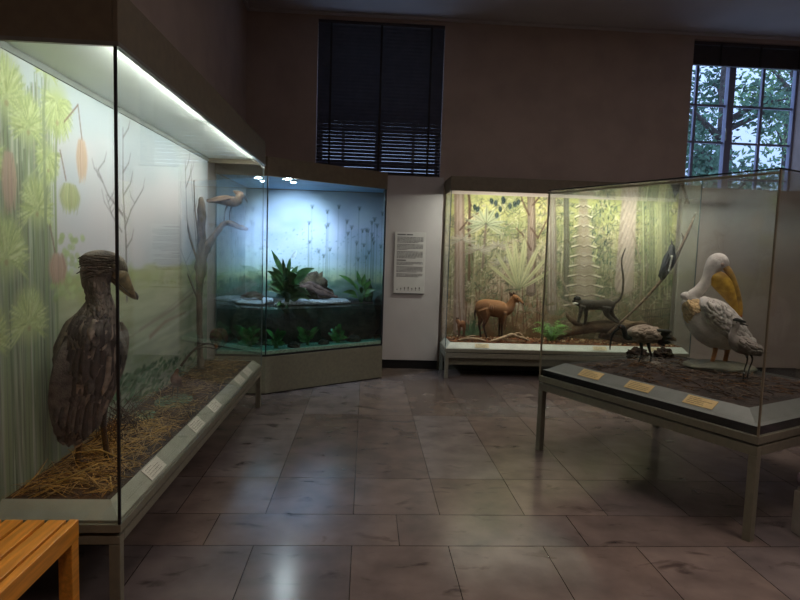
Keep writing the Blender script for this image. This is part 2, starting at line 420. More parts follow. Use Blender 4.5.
# outside: trees beyond the window
def tree(label, x, y, z0, h, spread, seed, lc, nleaf, name='garden_tree'):
    random.seed(seed); t = thing(name, label, 'tree', (x, y, z0), 0, None)
    tk = MB(); tk.tube([(0, 0, 0), (.1, .05, h*.4), (-.05, 0, h*.7), (.1, 0, h*.95)], [.22, .18, .12, .04]); tips = []
    for i in range(13):
        a = random.uniform(0, 2*PI); zz = h*random.uniform(.3, .85); r = spread*random.uniform(.55, 1)
        e = Vector((math.cos(a)*r, math.sin(a)*r*.6, zz+random.uniform(.2, 1.3))); mid = e*.5+Vector((0, 0, zz*.5+.1)); mid.z = (zz+e.z)/2+.15
        tk.tube([(0, 0, zz), mid, e], [.085, .05, .012], 6); tips += [(mid, e)]
    tk.build('trunk', mat('garden_bark', (.30, .27, .25), .9, .2, 12, .3), t)
    f = MB()
    for i in range(nleaf):
        mid, e = random.choice(tips); k = random.uniform(-.1, 1.2); c = mid.lerp(e, k)+Vector([random.gauss(0, .30), random.gauss(0, .28), random.gauss(0, .30)])
        d = Vector([random.uniform(-1, 1), random.uniform(-.6, .6), random.uniform(-1, .3)]).normalized()*random.uniform(.09, .2)
        f.leaf(c, c+d, .07, Vector([random.uniform(-1, 1), -1, random.uniform(-1, 1)]), n=2)
    tag(f.build('foliage', lc, t), kind=None)
gl1 = mat('garden_leaf', (.30, .42, .33), .7, .3, 3); gl2 = mat('garden_leaf_light', (.42, .54, .34), .7, .3, 3)
tree('dark leafy garden tree with a slanting bough outside the left panes', 8.0, 13.2, 0, 8.2, 2.0, 3, gl1, 3900)
tree('lighter green garden tree outside the right panes of the bright window', 12.0, 16.6, 0, 8.0, 1.9, 8, gl2, 3000)
tree('dense dark garden tree low behind the two others outside the window', 9.6, 19.5, 0, 6.6, 2.6, 12, gl1, 3200)

# ================================================================== DISPLAY CASES
def frame_ring(mb, outer, inner, z0, z1, zb=None):
    """sloping lip: outer ring at z0, inner ring at z1, with a skirt below the outer ring down to zb"""
    n = len(outer)
    for i in range(n):
        j = (i+1) % n
        f = mb.poly([(*outer[i], z0), (*outer[j], z0), (*inner[j], z1), (*inner[i], z1)]); f.smooth = False
        f = mb.poly([(*inner[i], z1), (*inner[j], z1), (*inner[j], z0-.02), (*inner[i], z0-.02)]); f.smooth = False
        if zb is not None:
            f = mb.poly([(*outer[i], zb), (*outer[j], zb), (*outer[j], z0), (*outer[i], z0)]); f.smooth = False
def rect(x0, x1, y0, y1): return [(x0, y0), (x1, y0), (x1, y1), (x0, y1)]
def glass_box(mb, p, q, th, z0, z1):
    """upright pane from plan point p to q, thickness th towards the left of p->q"""
    d = Vector((q[0]-p[0], q[1]-p[1])).normalized(); n_ = Vector((-d.y, d.x))*th
    mb.prism([(p[0], p[1]), (q[0], q[1]), (q[0]+n_.x, q[1]+n_.y), (p[0]+n_.x, p[1]+n_.y)], z0, z1)
def text_lines(mb, w_, h_, rows, M_, y=-.0012, cw=.0045, seed=1, head=True, size=.5):
    """rows of small printed words as dark bars, in the card's own plane (x across, z up)"""
    rd = random.Random(seed)
    for r in range(rows):
        z = h_*(.5-(r+1)/(rows+1)); x = -w_*.40; end = w_*rd.uniform(.1, .4) if (r or not head) else 0
        hh = h_/(rows+1)*size*.5
        while x < end:
            wl_ = rd.uniform(1.5, 6)*cw; wl_ = min(wl_, end-x+.001)
            mb.box((x, y, z-hh*.5), (x+wl_, y+.001, z+hh*.5), M_); x += wl_+cw
def place_cards(specs, material, group, labels, ang, tilt, size=(.15, .075)):
    for k, (c, lb) in enumerate(zip(specs, labels)):
        t = thing('label_card', lb, 'label card', c, 0, group)
        t.rotation_euler = (0, 0, 0)
        Mx = Matrix.Rotation(ang, 4, 'Z') @ Matrix.Rotation(-(PI/2-tilt), 4, 'X')
        w_, h_ = size
        MB().box((-w_/2, -.004, -h_/2), (w_/2, -.001, h_/2), Mx).build('card', material, t)
        tx = MB(); text_lines(tx, w_, h_, 4, Mx, y=-.0058, seed=k+3, size=.3); tx.build('printed_text', M['ink'], t)

# ---------------------------------------------------------------- left wetland case
LX0, LX1, LY0, LY1 = XL+.006, -.955, 2.335, 5.545
ZG0, ZG1, ZH = .392, 2.262, 2.462
lc = thing('display_case', 'long glass display case on legs along the left wall with painted marsh backdrop', 'display case', ((LX0+LX1)/2, LY0, 0))
o_ = lc.location.copy()
def loc(mb):
    for v in mb.b.verts: v.co -= o_
    return mb
f = MB().box((LX0, LY0+.005, .305), (LX1-.005, LY0+.05, .343)).box((LX1-.05, LY0+.0502, .305), (LX1-.005, LY1-.0502, .343)).box((LX0, LY1-.05, .305), (LX1-.005, LY1-.005, .343)).box((LX0, LY0+.0502, .305), (LX0+.045, LY1-.0502, .343))
loc(f).build('table_frame', M['olive'], lc, bevel=.003)
for (x, y) in ((LX1-.005, LY0+.005), (LX0+.045, LY0+.005), (LX1-.005, LY1-.045), (LX0+.045, LY1-.045)):
    loc(MB().box((x-.045, y, 0), (x, y+.04, .3048))).build('leg', M['olive'], lc, bevel=.003)
loc(MB().box((LX0+.035, LY0+.035, .3432), (LX1-.035, LY1-.035, .3568))).build('shadow_gap', M['black'], lc)
loc(MB().box((LX0, LY0, .357), (LX1, LY1, ZG0))).build('tray', M['olive'], lc, bevel=.002)
lp = MB(); frame_ring(lp, rect(LX0+.001, LX1-.013, LY0+.013, LY1-.013), rect(LX0+.03, LX1-.075, LY0+.085, LY1-.075), ZG0+.012, ZG0+.068, ZG0+.001)
loc(lp).build('sloping_lip', M['lip'], lc)
g = MB(); glass_box(g, (LX1, LY0+.012), (LX1, LY1-.012), .009, ZG0, ZG1); loc(g).build('glass_front', M['glass'], lc)
g = MB(); glass_box(g, (LX0+.06, LY0), (LX1-.012, LY0), .009, ZG0, ZG1); loc(g).build('glass_side', M['glass'], lc)
g = MB(); glass_box(g, (LX1-.012, LY1), (LX0+.06, LY1), .009, ZG0, ZG1); loc(g).build('glass_side', M['glass'], lc)
loc(MB().box((LX1-.011, LY0+.0, ZG0), (LX1-.001, LY0+.010, ZG1))).build('corner_seam', M['black'], lc)
loc(MB().box((LX1-.010, LY1-.010, ZG0), (LX1-.002, LY1-.002, ZG1))).build('corner_seam', mat('seam_grey', (.35, .40, .42), .4, .05, 10), lc)
h = MB().box((LX1-.012, LY0-.004, ZG1-.006), (LX1+.008, LY1+.004, ZH)).box((LX0, LY0-.004, ZG1-.006), (LX1-.012, LY0+.014, ZH)).box((LX0, LY1-.014, ZG1-.006), (LX1-.012, LY1+.004, ZH)).box((LX0, LY0+.014, ZH-.02), (LX1-.012, LY1-.014, ZH))
loc(h).build('header', M['olive_dark'], lc, bevel=.002)
loc(MB().box((LX1-.012, LY0-.007, ZG1-.012), (LX1+.011, LY1+.007, ZG1+.004)).box((LX0, LY0-.007, ZG1-.012), (LX1-.012, LY0+.01, ZG1+.004))).build('header_trim', mat('header_trim_grey', (.42, .42, .40), .4, .04, 20), lc)
loc(MB().box((LX0+.05, LY0+.015, ZG1+.035), (LX1-.013, LY1-.015, ZG1+.045))).build('inner_ceiling', M['white'], lc)
tube_m = emit_mat('fluorescent_tube', (.97, 1.0, .92), 30)
for (a, c) in ((LY0+.10, LY0+1.52), (LY0+1.66, LY1-.12)):
    tb = MB().tube([(LX1-.036, a, ZG1+.017), (LX1-.036, c, ZG1+.017)], .009, 10)
    loc(tb).build('light_tube', tube_m, lc)
    area('tube_light', (LX1-.045, (a+c)/2, ZG1+.004), c-a, 4.5, (.97, 1.0, .92), (-.30, 0, -1), sy=.05, along=(0, 1, 0))
for (a, c) in ((LY0+.10, LY0+1.52), (LY0+1.66, LY1-.12)):
    area('ceiling_glow_fill', (LX1-.028, (a+c)/2, ZG1+.008), c-a, 7.0, (.95, 1.0, .93), (-1, 0, .50), sy=.018, along=(0, 1, 0))  # added lamp without a fixture, boosts the glow on the inner ceiling
# mural of the marsh
ML_X = -1.462
cv = Canvas(LY0+.012, LY1-.012, ZG0+.01, ZG1+.012, .0075, 4)
def ml(px, py): p = atX(px, py, ML_X); return (p.y, p.z)
hz = ml(150, 268)[1]
cv.grad([(.4, (.46, .50, .44)), (.8, (.55, .60, .50)), (1.15, (.66, .68, .52)), (hz-.02, (.66, .67, .44)), (hz+.02, (.68, .70, .76)), (1.7, (.72, .71, .74)), (2.26, (.66, .71, .73))])
nz = cv.noise((.7, .35), 3); cv.blend((nz*1.1)*(cv.V > hz), (.82, .75, .76)); cv.blend((-nz*1.0)*(cv.V > hz), (.58, .65, .74))
nz = cv.noise((.4, .05), 3); cv.blend(nz*.9*(cv.V < hz), (.50, .56, .36)); cv.blend(-nz*.9*(cv.V < hz), (.76, .76, .60))
for i in range(60):                                  # far marsh bushes on the horizon
    y_ = cv.r.uniform(LY0, LY1); cv.blob(y_, hz-cv.r.uniform(-.02, .14), cv.r.uniform(.05, .16), cv.r.uniform(.02, .07), cv.jit((.62, .66, .36), .05), .5, .7)
for (pa, pb, w_, c_) in (((206, 282), (140, 330), .012, (.50, .40, .34)), ((206, 276), (120, 345), .006, (.52, .46, .40)), ((206, 300), (130, 350), .02, (.72, .74, .66))):
    cv.stroke([ml(*pa), ml((pa[0]+pb[0])/2, (pa[1]+pb[1])/2+3), ml(*pb)], w_, w_*.6, c_, .55, .02)
cv.stroke([ml(150, 337), ml(165, 322), ml(186, 312)], .016, .004, (.55, .36, .28), .6, .02)
for i in range(650):                                  # lily pads and water plants
    px, py = cv.r.uniform(95, 206), cv.r.uniform(335, 402)
    if py < 347+(190-px)*.42: continue
    u, v = ml(px, py); cv.blob(u, v, cv.r.uniform(.03, .075), cv.r.uniform(.008, .02), cv.jit((.28, .42, .27), .10), .8, .5, cv.r.uniform(-.3, .5))
for i in range(200):
    px, py = cv.r.uniform(95, 200), cv.r.uniform(370, 480); u, v = ml(px, py); cv.blob(u, v, .05, .02, cv.jit((.42, .55, .42), .07), .5, .6)
def branchy(pts, w_, depth, spread=.5):
    P_ = [ml(*p) for p in pts]; cv.stroke(P_, w_, w_*.35, (.44, .41, .42), .8, .012)
    if depth <= 0: return
    for k in range(4):
        i = cv.r.randint(0, len(pts)-1); a, b_ = pts[i], pts[i+1]; t = cv.r.rand(); x, y = a[0]+(b_[0]-a[0])*t, a[1]+(b_[1]-a[1])*t
        s_ = cv.r.choice([-1, 1]); ln = cv.r.uniform(10, 26)
        branchy([(x, y), (x+s_*ln*spread*.6, y-ln*.5), (x+s_*ln*spread*.8, y-ln)], w_*.45, depth-1, spread)
branchy([(127, 300), (126, 240), (123, 190), (123, 128)], .014, 1)
branchy([(125, 228), (131, 210), (144, 187)], .008, 1); branchy([(123, 215), (108, 195), (98, 170)], .008, 1, .6); branchy([(122, 232), (112, 215), (106, 195)], .006, 1)
branchy([(200, 365), (197, 262), (187, 220), (185, 160)], .016, 1, .3); branchy([(199, 300), (196, 240), (192, 190), (191, 168)], .012, 1, .3); branchy([(198, 300), (190, 275), (181, 250)], .008, 1, .4)
cv.stroke([ml(202, 420), ml(200, 262), ml(198, 215)], .040, .016, (.47, .44, .42), .85, .02)
for i in range(420):
    px = cv.r.uniform(-22, 50); u, v = ml(px, cv.r.uniform(90, 330)); cv.stroke([(u, v), (u+cv.r.uniform(-.04, .04), .42)], .004, .005, cv.jit((.78, .80, .62), .05), .6)
for i in range(1000):                                  # papyrus stems
    px = cv.r.uniform(-22, 56)*(.75+.25*cv.r.rand()); top = cv.r.uniform(70, 330); u, v = ml(px, top)
    c_ = cv.jit([(.62, .68, .50), (.44, .52, .38), (.70, .72, .62), (.52, .58, .46), (.58, .56, .50)][cv.r.randint(5)], .05)
    cv.stroke([(u, v), (u+cv.r.uniform(-.02, .02), v*.5+.2), (u+cv.r.uniform(-.03, .03), .40)], .0025, .0045, c_ if i % 4 else (.36, .42, .30), .75)
def umbel(px, py, r, hang=False, a0=None, a1=None):
    u, v = ml(px, py); sc_ = abs(ml(px+1, py)[0]-u)*.55+.0052*.5; R = r*sc_*.86
    cv.stroke([(u, v-R*.3), (u-.03, v-R*3), (u-.03, .42)], .008, .010, (.52, .58, .40), .9)
    cv.blob(u, v-R*.05, R*1.25, R*1.25, (.66, .71, .44), .95, .6)
    for i in range(420):
        a = cv.r.uniform(-.5, PI+.5) if not hang else cv.r.uniform(-PI-.3, .3)
        k0 = cv.r.uniform(.1, .75); k1 = min(k0+cv.r.uniform(.25, .5), 1.22); bx, bz = u, v-R*.35*(1 if not hang else -.8)
        f = lambda k: (bx+math.cos(a)*R*1.15*k, bz+math.sin(a)*R*1.3*k-R*.12*k*k)
        cv.stroke([f(k0), f((k0+k1)/2), f(k1)], .003, .0018, cv.jit([(.70, .75, .44), (.62, .68, .38), (.78, .81, .54), (.56, .62, .36)][cv.r.randint(4)], .04), .65)
    cv.blob(u, v-R*.55, R*.13, R*.13, (.62, .54, .36), .7)
for a in ((6, 85, 24), (28, 118, 19), (37, 200, 19), (6, 245, 24), (48, 160, 14, True), (57, 108, 19, True), (46, 60, 13), (-14, 150, 20), (-12, 330, 22), (29, 313, 21)): umbel(*a)
for i in range(60):
    u, v = ml(cv.r.uniform(52, 84), cv.r.uniform(236, 300)); cv.blob(u, v, .03, .02, cv.jit((.62, .70, .42), .06), .6)
def pod(px, py, rx, ry, c_, stem=None):
    u, v = ml(px, py); s_ = abs(ml(px+1, py)[0]-u); sv = abs(ml(px, py+1)[1]-v)
    if stem: cv.stroke([ml(*p) for p in stem], .005, .004, (.50, .36, .30), .9)
    cv.blob(u, v, rx*s_, ry*sv, c_, .95, .35)
    for i in range(24):
        a = cv.r.uniform(-1, 1); cv.stroke([(u+a*rx*s_*.5, v+ry*sv*.8), (u+a*rx*s_*.85, v), (u+a*rx*s_*.6, v-ry*sv*cv.r.uniform(.6, 1.1))], .003, .003, cv.jit(c_, .09), .6)
pod(82, 159, 6.5, 23, (.74, .60, .50), [(82, 140), (78, 105), (64, 122)])
pod(9, 179, 9, 32, (.68, .55, .47)); pod(58, 268, 10.5, 17, (.68, .53, .45), [(55, 252), (50, 225)]); pod(70, 197, 12, 16, (.64, .66, .42), [(66, 180), (60, 150)])
cv.stroke([ml(22, 185), ml(45, 160), ml(52, 145)], .006, .004, (.62, .68, .46), .8)
mb_ = cv.board('painted_backdrop', lambda u, v: (ML_X, u, v), None, .012, vpaint, .68); mb_.parent = lc; mb_.data.transform(Matrix.Translation(-o_))
tag(mb_, 'marsh painting of papyrus, orange nests and bare trees')
loc(MB().box((ML_X-.002, LY0+.02, ZG1+.006), (ML_X+.012, LY1-.02, ZG1+.034))).build('backdrop_rail', mat('rail_grey', (.42, .44, .42), .4, .04, 10), lc)

def ground(name, x0, x1, y0, y1, z, amp, m_, res=.03, seed=0, label=None, frame=None, skirt=.05, cat='soil', bumps=()):
    mb = MB(); nx, ny = max(2, int((x1-x0)/res)), max(2, int((y1-y0)/res)); G = []
    for j in range(ny+1):
        row = []
        for i in range(nx+1):
            x, y = x0+(x1-x0)*i/nx, y0+(y1-y0)*j/ny
            e = min(i, nx-i, j, ny-j); k = min(1, e/2.0)
            h_ = z + amp*k*(vn((x*4+seed, y*4, 0))+.5*vn((x*12, y*12+seed, 3))+.35*vn((x*35, y*35, seed)))
            for (bx, by, br, bh) in bumps: h_ += bh*math.exp(-((x-bx)**2+(y-by)**2)/br**2)*k
            row.append(mb.b.verts.new((x, y, h_)))
        G.append(row)
    for j in range(ny):
        for i in range(nx): mb._f([G[j][i], G[j][i+1], G[j+1][i+1], G[j+1][i]])
    per = G[0]+[r[-1] for r in G[1:]]+G[-1][-2::-1]+[r[0] for r in G[-2:0:-1]]
    lo = [mb.b.verts.new((v.co.x, v.co.y, z-skirt)) for v in per]
    for i in range(len(per)): mb._f([per[i], lo[i], lo[(i+1) % len(per)], per[(i+1) % len(per)]])
    mb._f(lo)
    if frame is not None:
        for v in mb.b.verts: v.co = frame @ v.co
    o = mb.build(name, m_)
    if label: tag(o, label, cat, None, 'stuff')
    return o
def hgt(x, y, z, amp, seed, bumps=()):
    h_ = z+amp*(vn((x*4+seed, y*4, 0))+.5*vn((x*12, y*12+seed, 3))+.35*vn((x*35, y*35, seed)))
    for (bx, by, br, bh) in bumps: h_ += bh*math.exp(-((x-bx)**2+(y-by)**2)/br**2)
    return h_
def litter(name, label, cat, pick, n, lmin, lmax, r, mats, seed, up=.4, frame=None, lift=.006):
    """loose stalks, leaves or chips nobody could count"""
    random.seed(seed); mb = MB()
    for i in range(n):
        x, y, z = pick(); ln = random.uniform(lmin, lmax); a = random.uniform(0, 2*PI); tz = random.uniform(-.1, up)
        d = Vector((math.cos(a), math.sin(a), tz)).normalized()*ln; c = Vector((random.uniform(-.25, .25), random.uniform(-.25, .25), random.uniform(0, .3)))*ln
        p0 = Vector((x, y, z+lift))-d*.5; p0.z = max(p0.z, z+lift*.5); p2 = p0+d; p2.z = max(p2.z, z+lift*.5); p1 = (p0+p2)/2+c*.5
        if frame is None and pick.bounds:
            x0, x1, y0, y1 = pick.bounds; ok = all(x0 < p.x < x1 and y0 < p.y < y1 for p in (p0, p1, p2))
            if not ok: continue
        mb.mi = random.randrange(len(mats)); mb.tube([p0, p1, p2], [r, r, r*.6], 3)
    if frame is not None:
        for v in mb.b.verts: v.co = frame @ v.co
    o = mb.build(name, mats); return tag(o, label, cat, None, 'stuff')
straw = [mat('straw_pale', (.66, .54, .34), .8, .15, 30), mat('straw_brown', (.44, .32, .20), .85, .15, 30), mat('straw_dark', (.24, .17, .12), .9, .15, 30)]
LG = (LX0+.05, LX1-.078, LY0+.088, LY1-.078)
LB = [(-1.3, 3.6, .5, .02)]
ground('marsh_soil', *LG, .452, .022, M['soil'], .03, 2, 'dark peaty ground covering the tray of the left wetland case', cat='soil', bumps=LB)
def mkpick(x0, x1, y0, y1, z, amp, seed, bumps=(), dens=None):
    def p():
        while True:
            x, y = random.uniform(x0, x1), random.uniform(y0, y1)
            if dens is None or random.random() < dens(x, y): return x, y, hgt(x, y, z, amp, seed, bumps)
    p.bounds = (x0-.005, x1+.004, y0-.004, y1+.005); return p
litter('straw_litter', 'tangled straw and dry reed stalks strewn over the left wetland case floor', 'straw', mkpick(*LG, .452, .022, 2, LB, lambda x, y: .8 if y > 3.9 else (.35 if y > 3.05 and x < -1.2 else .8)), 2000, .06, .24, .0016, straw, 7, .35)
litter('golden_straw', 'brighter golden straw heaped around the near end of the left wetland case', 'straw', mkpick(LG[0], LG[1], LG[2], 3.5, .455, .022, 2, LB), 420, .10, .30, .0022, [straw[0], mat('straw_gold', (.72, .56, .28), .8, .15, 30)], 8, .3)
litter('reed_stalks', 'thick bent yellow reed stalks around the feet of the tall dark bird', 'reeds', mkpick(-1.40, -1.05, 2.45, 3.0, .452, .022, 2, LB), 26, .25, .5, .0045, [mat('reed_yellow', (.66, .54, .28), .7, .15, 20)], 17, .5)
litter('dead_reeds', 'upright dark dead stems behind the tall dark bird', 'reeds', mkpick(-1.43, -1.2, 3.0, 3.5, .452, .022, 2, LB), 300, .12, .3, .002, [straw[2]], 27, 1.3)

# ---------------------------------------------------------------- animal building frame
class Fig:
    """upright plane through the anchor; photo positions become points of that plane, in the animal's own metres"""
    def __init__(s, name, label, cat, anchor, phi=None, group=None):
        s.a = Vector(anchor); s.phi = -CYAW if phi is None else phi
        s.r = Vector((math.cos(s.phi), math.sin(s.phi), 0)); s.n = Vector((-math.sin(s.phi), math.cos(s.phi), 0))
        s.root = thing(name, label, cat, anchor, s.phi, group); s.s = (s.a-CAM).dot(AF)/CF
    def p(s, px, py, off=0):
        d = ray(px, py); t = ((s.a+s.n*off)-CAM).dot(s.n)/d.dot(s.n); w_ = CAM+d*t-s.a
        return Vector((w_.dot(s.r), off, w_.z))
    def loft(s, mb, secs, k=4, n=18, noise_amp=0):
        """secs rows: px, py, radius px, depth ratio, (y offset m)"""
        rows = [list(r)+[0]*(5-len(r)) for r in secs]; rows = smooth_pts(rows, k)
        P = [s.p(r[0], r[1], r[4]) for r in rows]; rings = []
        for i, p in enumerate(P):
            t = (P[min(i+1, len(P)-1)]-P[max(i-1, 0)]); t.normalize(); b_ = Vector((0, 1, 0)); u = t.cross(b_).normalized(); b_ = u.cross(t)
            rr = max(rows[i][2], .15)*s.s; rd = rr*rows[i][3]
            ring = []
            for j in range(n):
                c_, s_ = math.cos(2*PI*j/n), math.sin(2*PI*j/n); k_ = 1+(noise_amp*vn((p.x*30+c_*2, s_*2, p.z*30)) if noise_amp else 0)
                ring.append(p+(u*c_*rr+b_*s_*rd)*k_)
            rings.append(ring)
        mb.ring_loft(rings)
    def tube(s, mb, pts, n=8, k=3):
        rows = [list(r)+[0]*(4-len(r)) for r in pts]
        rows = smooth_pts(rows, k) if len(rows) > 2 else np.array(rows, float)
        mb.tube([s.p(r[0], r[1], r[3]) for r in rows], [max(.1, r[2])*s.s for r in rows], n)
    def feather(s, mb, a, b, w_, off, off2=None, thick=.004):
        """one overlapping feather: a lens-shaped scale with rounded tip; a, b in photo positions"""
        A, B = s.p(*a, off), s.p(*b, off if off2 is None else off2); d = B-A
        u = d.cross(Vector((0, 1, 0))).normalized(); wm = w_*s.s; n = 7; up = []; lo = []
        for i in range(n):
            t = i/(n-1); hw = wm*.5*(math.sqrt(max(0, 1-(max(0, t-.55)/.45)**2)) if t > .55 else (.55+.45*t/.55)); hw = max(hw, wm*.03)
            c_ = A+d*t; up.append([mb.b.verts.new(c_+u*hw), mb.b.verts.new(c_+Vector((0, -thick, 0))), mb.b.verts.new(c_-u*hw)]); lo.append(mb.b.verts.new(c_+Vector((0, thick*.5, 0))))
        for i in range(n-1):
            for j in (0, 1): mb._f([up[i][j], up[i][j+1], up[i+1][j+1], up[i+1][j]])
            mb._f([up[i][2], lo[i], lo[i+1], up[i+1][2]]); mb._f([lo[i], up[i][0], up[i+1][0], lo[i+1]])
    def plume(s, mb, secs, n, u0, u1, ln, wd, seed, lift=.008, out=0.0, mis=(0,), vr=.92, back=1, spread=.0, thick=.002):
        """overlapping feathers lying on the near side of a lofted body, tips towards the tail"""
        rd = random.Random(seed); R = smooth_pts([list(r)+[0]*(5-len(r)) for r in secs], 6); m_ = len(R)-1
        def at(u, v):
            f = min(max(u, 0), 1)*m_; i = min(int(f), m_-1); t = f-i; q = R[i]*(1-t)+R[i+1]*t; d = R[i+1][:2]-R[i][:2]; d = d/max(1e-6, np.hypot(*d)); nn = np.array([-d[1], d[0]])
            return q, d, nn
        pts = sorted([(rd.uniform(u0, u1), rd.uniform(-vr, vr)) for _ in range(n)], reverse=True)
        for (u, v) in pts:
            q, d, nn = at(u, v); a = q[:2]+nn*q[2]*v; dd = d*back+nn*spread*v; dd = dd/np.hypot(*dd); L_ = ln*rd.uniform(.8, 1.2); e = a+dd*L_
            arc = 1.0/(m_); q2, d2, n2_ = at(u+back*L_/max(1, np.sum(np.hypot(np.diff(R[:, 0]), np.diff(R[:, 1])))), v)
            e = e*.5+(q2[:2]+n2_*q2[2]*v)*.5
            o1 = q[4]-q[2]*q[3]*s.s*math.sqrt(max(.02, 1-v*v))-out; o2 = q2[4]-q2[2]*q2[3]*s.s*math.sqrt(max(.02, 1-v*v))-out-lift
            mb.mi = rd.choice(mis); s.feather(mb, tuple(a), tuple(e), wd*rd.uniform(.85, 1.15), o1, o2, thick)
    def toes(s, mb, px, py, r, spread, n=3, back=True, dirn=1):
        c = s.p(px, py); c.z = max(c.z, .004); k = s.s
        for i in range(n):
            a = (i-(n-1)/2)*.55; e = c+Vector((dirn*math.cos(a)*spread*k, -math.sin(a)*spread*k, 0)); e.z = .004; m2 = (c+e)/2; m2.z = c.z*.5+.006
            mb.tube([c, m2, e], [r*k, r*k*.8, r*k*.35], 6)
        if back:
            e = c+Vector((-dirn*spread*k*.5, 0, 0)); e.z = .004; mb.tube([c, e], [r*k*.8, r*k*.3], 6)
def eye(fg, px, py, off, r, m_, ring=None):
    mb = MB(); mb.ball(fg.p(px, py, off), r*fg.s, 10, 6)
    if ring: mb.mi = 1; mb.ball(fg.p(px, py, off+r*fg.s*.35), r*1.5*fg.s, 10, 6)
    mb.build('eye', [m_, ring] if ring else m_, fg.root)
eyem = mat('glass_eye', (.08, .05, .03), .1, .1, 5)

# ---- tall dark bird (stork like) near the glass corner
fm1 = mat('plumage_slate', (.40, .36, .335), .8, .28, 22, .5, col2=(.53, .48, .44), bscale=120, stretch=(1, 1, .4))
fm2 = mat('plumage_brown', (.37, .34, .33), .75, .22, 26, .35, col2=(.48, .445, .43), bscale=140)
fedge = mat('feather_edge', (.36, .32, .29), .8, .12, 20)
S = Fig('shoebill_bird', 'tall dark grey brown stork like bird with a heavy hooked bill in the left case', 'bird', atZ(92, 462, .468), .42)
b = MB()
SB = [(98, 262, 11, .8), (97, 271, 14.6, .84), (96.5, 282, 13.2, .86), (98, 293, 11, .95), (99.5, 304, 13.5, 1), (97.5, 318, 20, .9), (93, 334, 28, .75), (91, 352, 32.5, .65), (88.5, 374, 30, .62), (84, 396, 25.5, .6), (76, 414, 19, .5), (72, 430, 11, .4), (70, 440, 4, .4)]
S.loft(b, SB, 5, 26, .05)
S.loft(b, [(81, 266, 1.5, .9), (85, 262, 6.5, .85), (92, 260.5, 9.3, .85), (101, 261, 10.8, .85), (110, 263, 11.2, .85), (118, 267, 9.5, .8), (124, 271, 5.5, .8), (127, 273, 2, .8)], 5, 22, .05)
b.mi = 1
for (pts) in ([(83, 420, 6), (80, 436, 3.6), (78.5, 452, 2.6), (78, 463, 3.0)], [(103, 388, 10), (104, 402, 5), (103, 420, 3.2), (105, 440, 2.8), (108, 460, 3.2)]):
    S.tube(b, [(*p, .02 if pts[0][0] > 90 else -.01) for p in pts], 8)
S.toes(b, 78, 463, 1.6, 15); S.toes(b, 108, 460, 1.6, 15)
b.build('body', [fm1, mat('bird_leg_dark', (.15, .12, .11), .7, .2, 60, .3)], S.root)
# crest and head feathers
b = MB(); random.seed(4)
for i in range(80):
    t = i/79; v = random.uniform(-.9, 1.5); y0 = 262+v*9; off = -.053*math.sqrt(max(.1, 1-v*v)) if v < .5 else -.058; x0 = (120 if v < .9 else 112)-t*(30 if v < .9 else 16)
    S.tube(b, [(x0, y0+abs(x0-105)*.10, .6, off), (x0-7, y0+.4, .9, off-.004), (x0-14, y0+2+t*2, .35, off*.8)], 5)
for i in range(6): S.tube(b, [(90, 256+i*1.5, .8), (84, 256.5+i*1.8, .6), (79.5+i*.4, 261+i*1.9, .2)], 5)
b.build('crest', mat('plumage_head', (.26, .215, .165), .85, .2, 30, .3), S.root)
# heavy bill
b = MB()
S.loft(b, [(112, 270, 6, .85), (118, 275, 9.0, .9), (122.5, 281.5, 8.2, .85), (127, 288, 6.2, .75), (131.5, 293.5, 4.3, .7), (135, 297.5, 2.3, .8), (137, 298.8, .9, 1)], 4, 18)
b.mi = 1; S.tube(b, [(133, 291, 1.6), (137, 296, 1.7), (137.3, 300, .5)], 8)
b.build('bill', [mat('bill_horn', (.46, .38, .26), .5, .3, 40, .1, col2=(.56, .47, .33)), mat('bill_tip', (.20, .16, .12), .5, .1, 20)], S.root)
b = MB(); S.tube(b, [(112, 277, .5, -.034), (121, 286, .5, -.034), (131, 295, .4, -.022)], 5); b.build('bill_line', mat('bill_seam', (.14, .10, .08), .7, .1, 10), S.root)
eye(S, 113, 266, -.050, 1.5, eyem, mat('eye_ring', (.35, .31, .22), .6, .1, 20))
# folded wing with rows of feathers, and body feathers
b = MB(); b.mi = 0; random.seed(9)
S.loft(b, [(100, 322, 3, .5, -.03), (94, 334, 15, .25, -.06), (84, 356, 22, .22, -.085), (75, 382, 21, .22, -.085), (68, 404, 17, .2, -.07), (63, 424, 10, .2, -.05), (60, 436, 3, .3, -.04)], 4, 18)
S.plume(b, SB, 260, .42, .93, 20, 9, 5, .010, .016, (0, 0, 1, 1, 2), .95, thick=.003)
S.loft(b, [(75, 378, 6, .3, -.02), (69, 398, 13, .4, -.02), (66, 414, 11, .4, -.02), (64, 428, 8, .4, -.02), (65, 440, 2, .4, -.02)], 4, 12)
for i in range(9): b.mi = i % 2; S.feather(b, (60-i*.4, 372+i*6), (52.5+i*.5, 388+i*6), 6, -.045, -.02, .004)
S.plume(b, SB, 60, .55, .80, 34, 10, 6, .012, .030, (0, 1, 1, 2), .6, spread=.1, thick=.004)
for i in range(11):
    x0 = 57+i*3.6; b.mi = i % 2; S.feather(b, (x0+7, 392+i*1.2), (x0-2+i*.5, 424+i*2.2 if i < 7 else 441-(i-7)*4), 8.5, -.085-.002*i, -.07, .004)
b.build('wing', [fm2, mat('plumage_dark', (.25, .225, .225), .8, .2, 30), mat('plumage_light', (.58, .52, .48), .8, .2, 30)], S.root)
b = MB()
S.plume(b, SB, 240, .16, .48, 9, 5, 8, .005, .002, (0, 0, 1), .95, thick=.002)
b.mi = 0; S.loft(b, [(120, 322, 2, .8, .05), (122, 334, 6.5, .5, .05), (119, 352, 8.5, .5, .05), (115, 372, 7.5, .5, .05), (109, 388, 4, .5, .04)], 4, 12)
b.build('breast_feathers', [fm1, fm2], S.root)

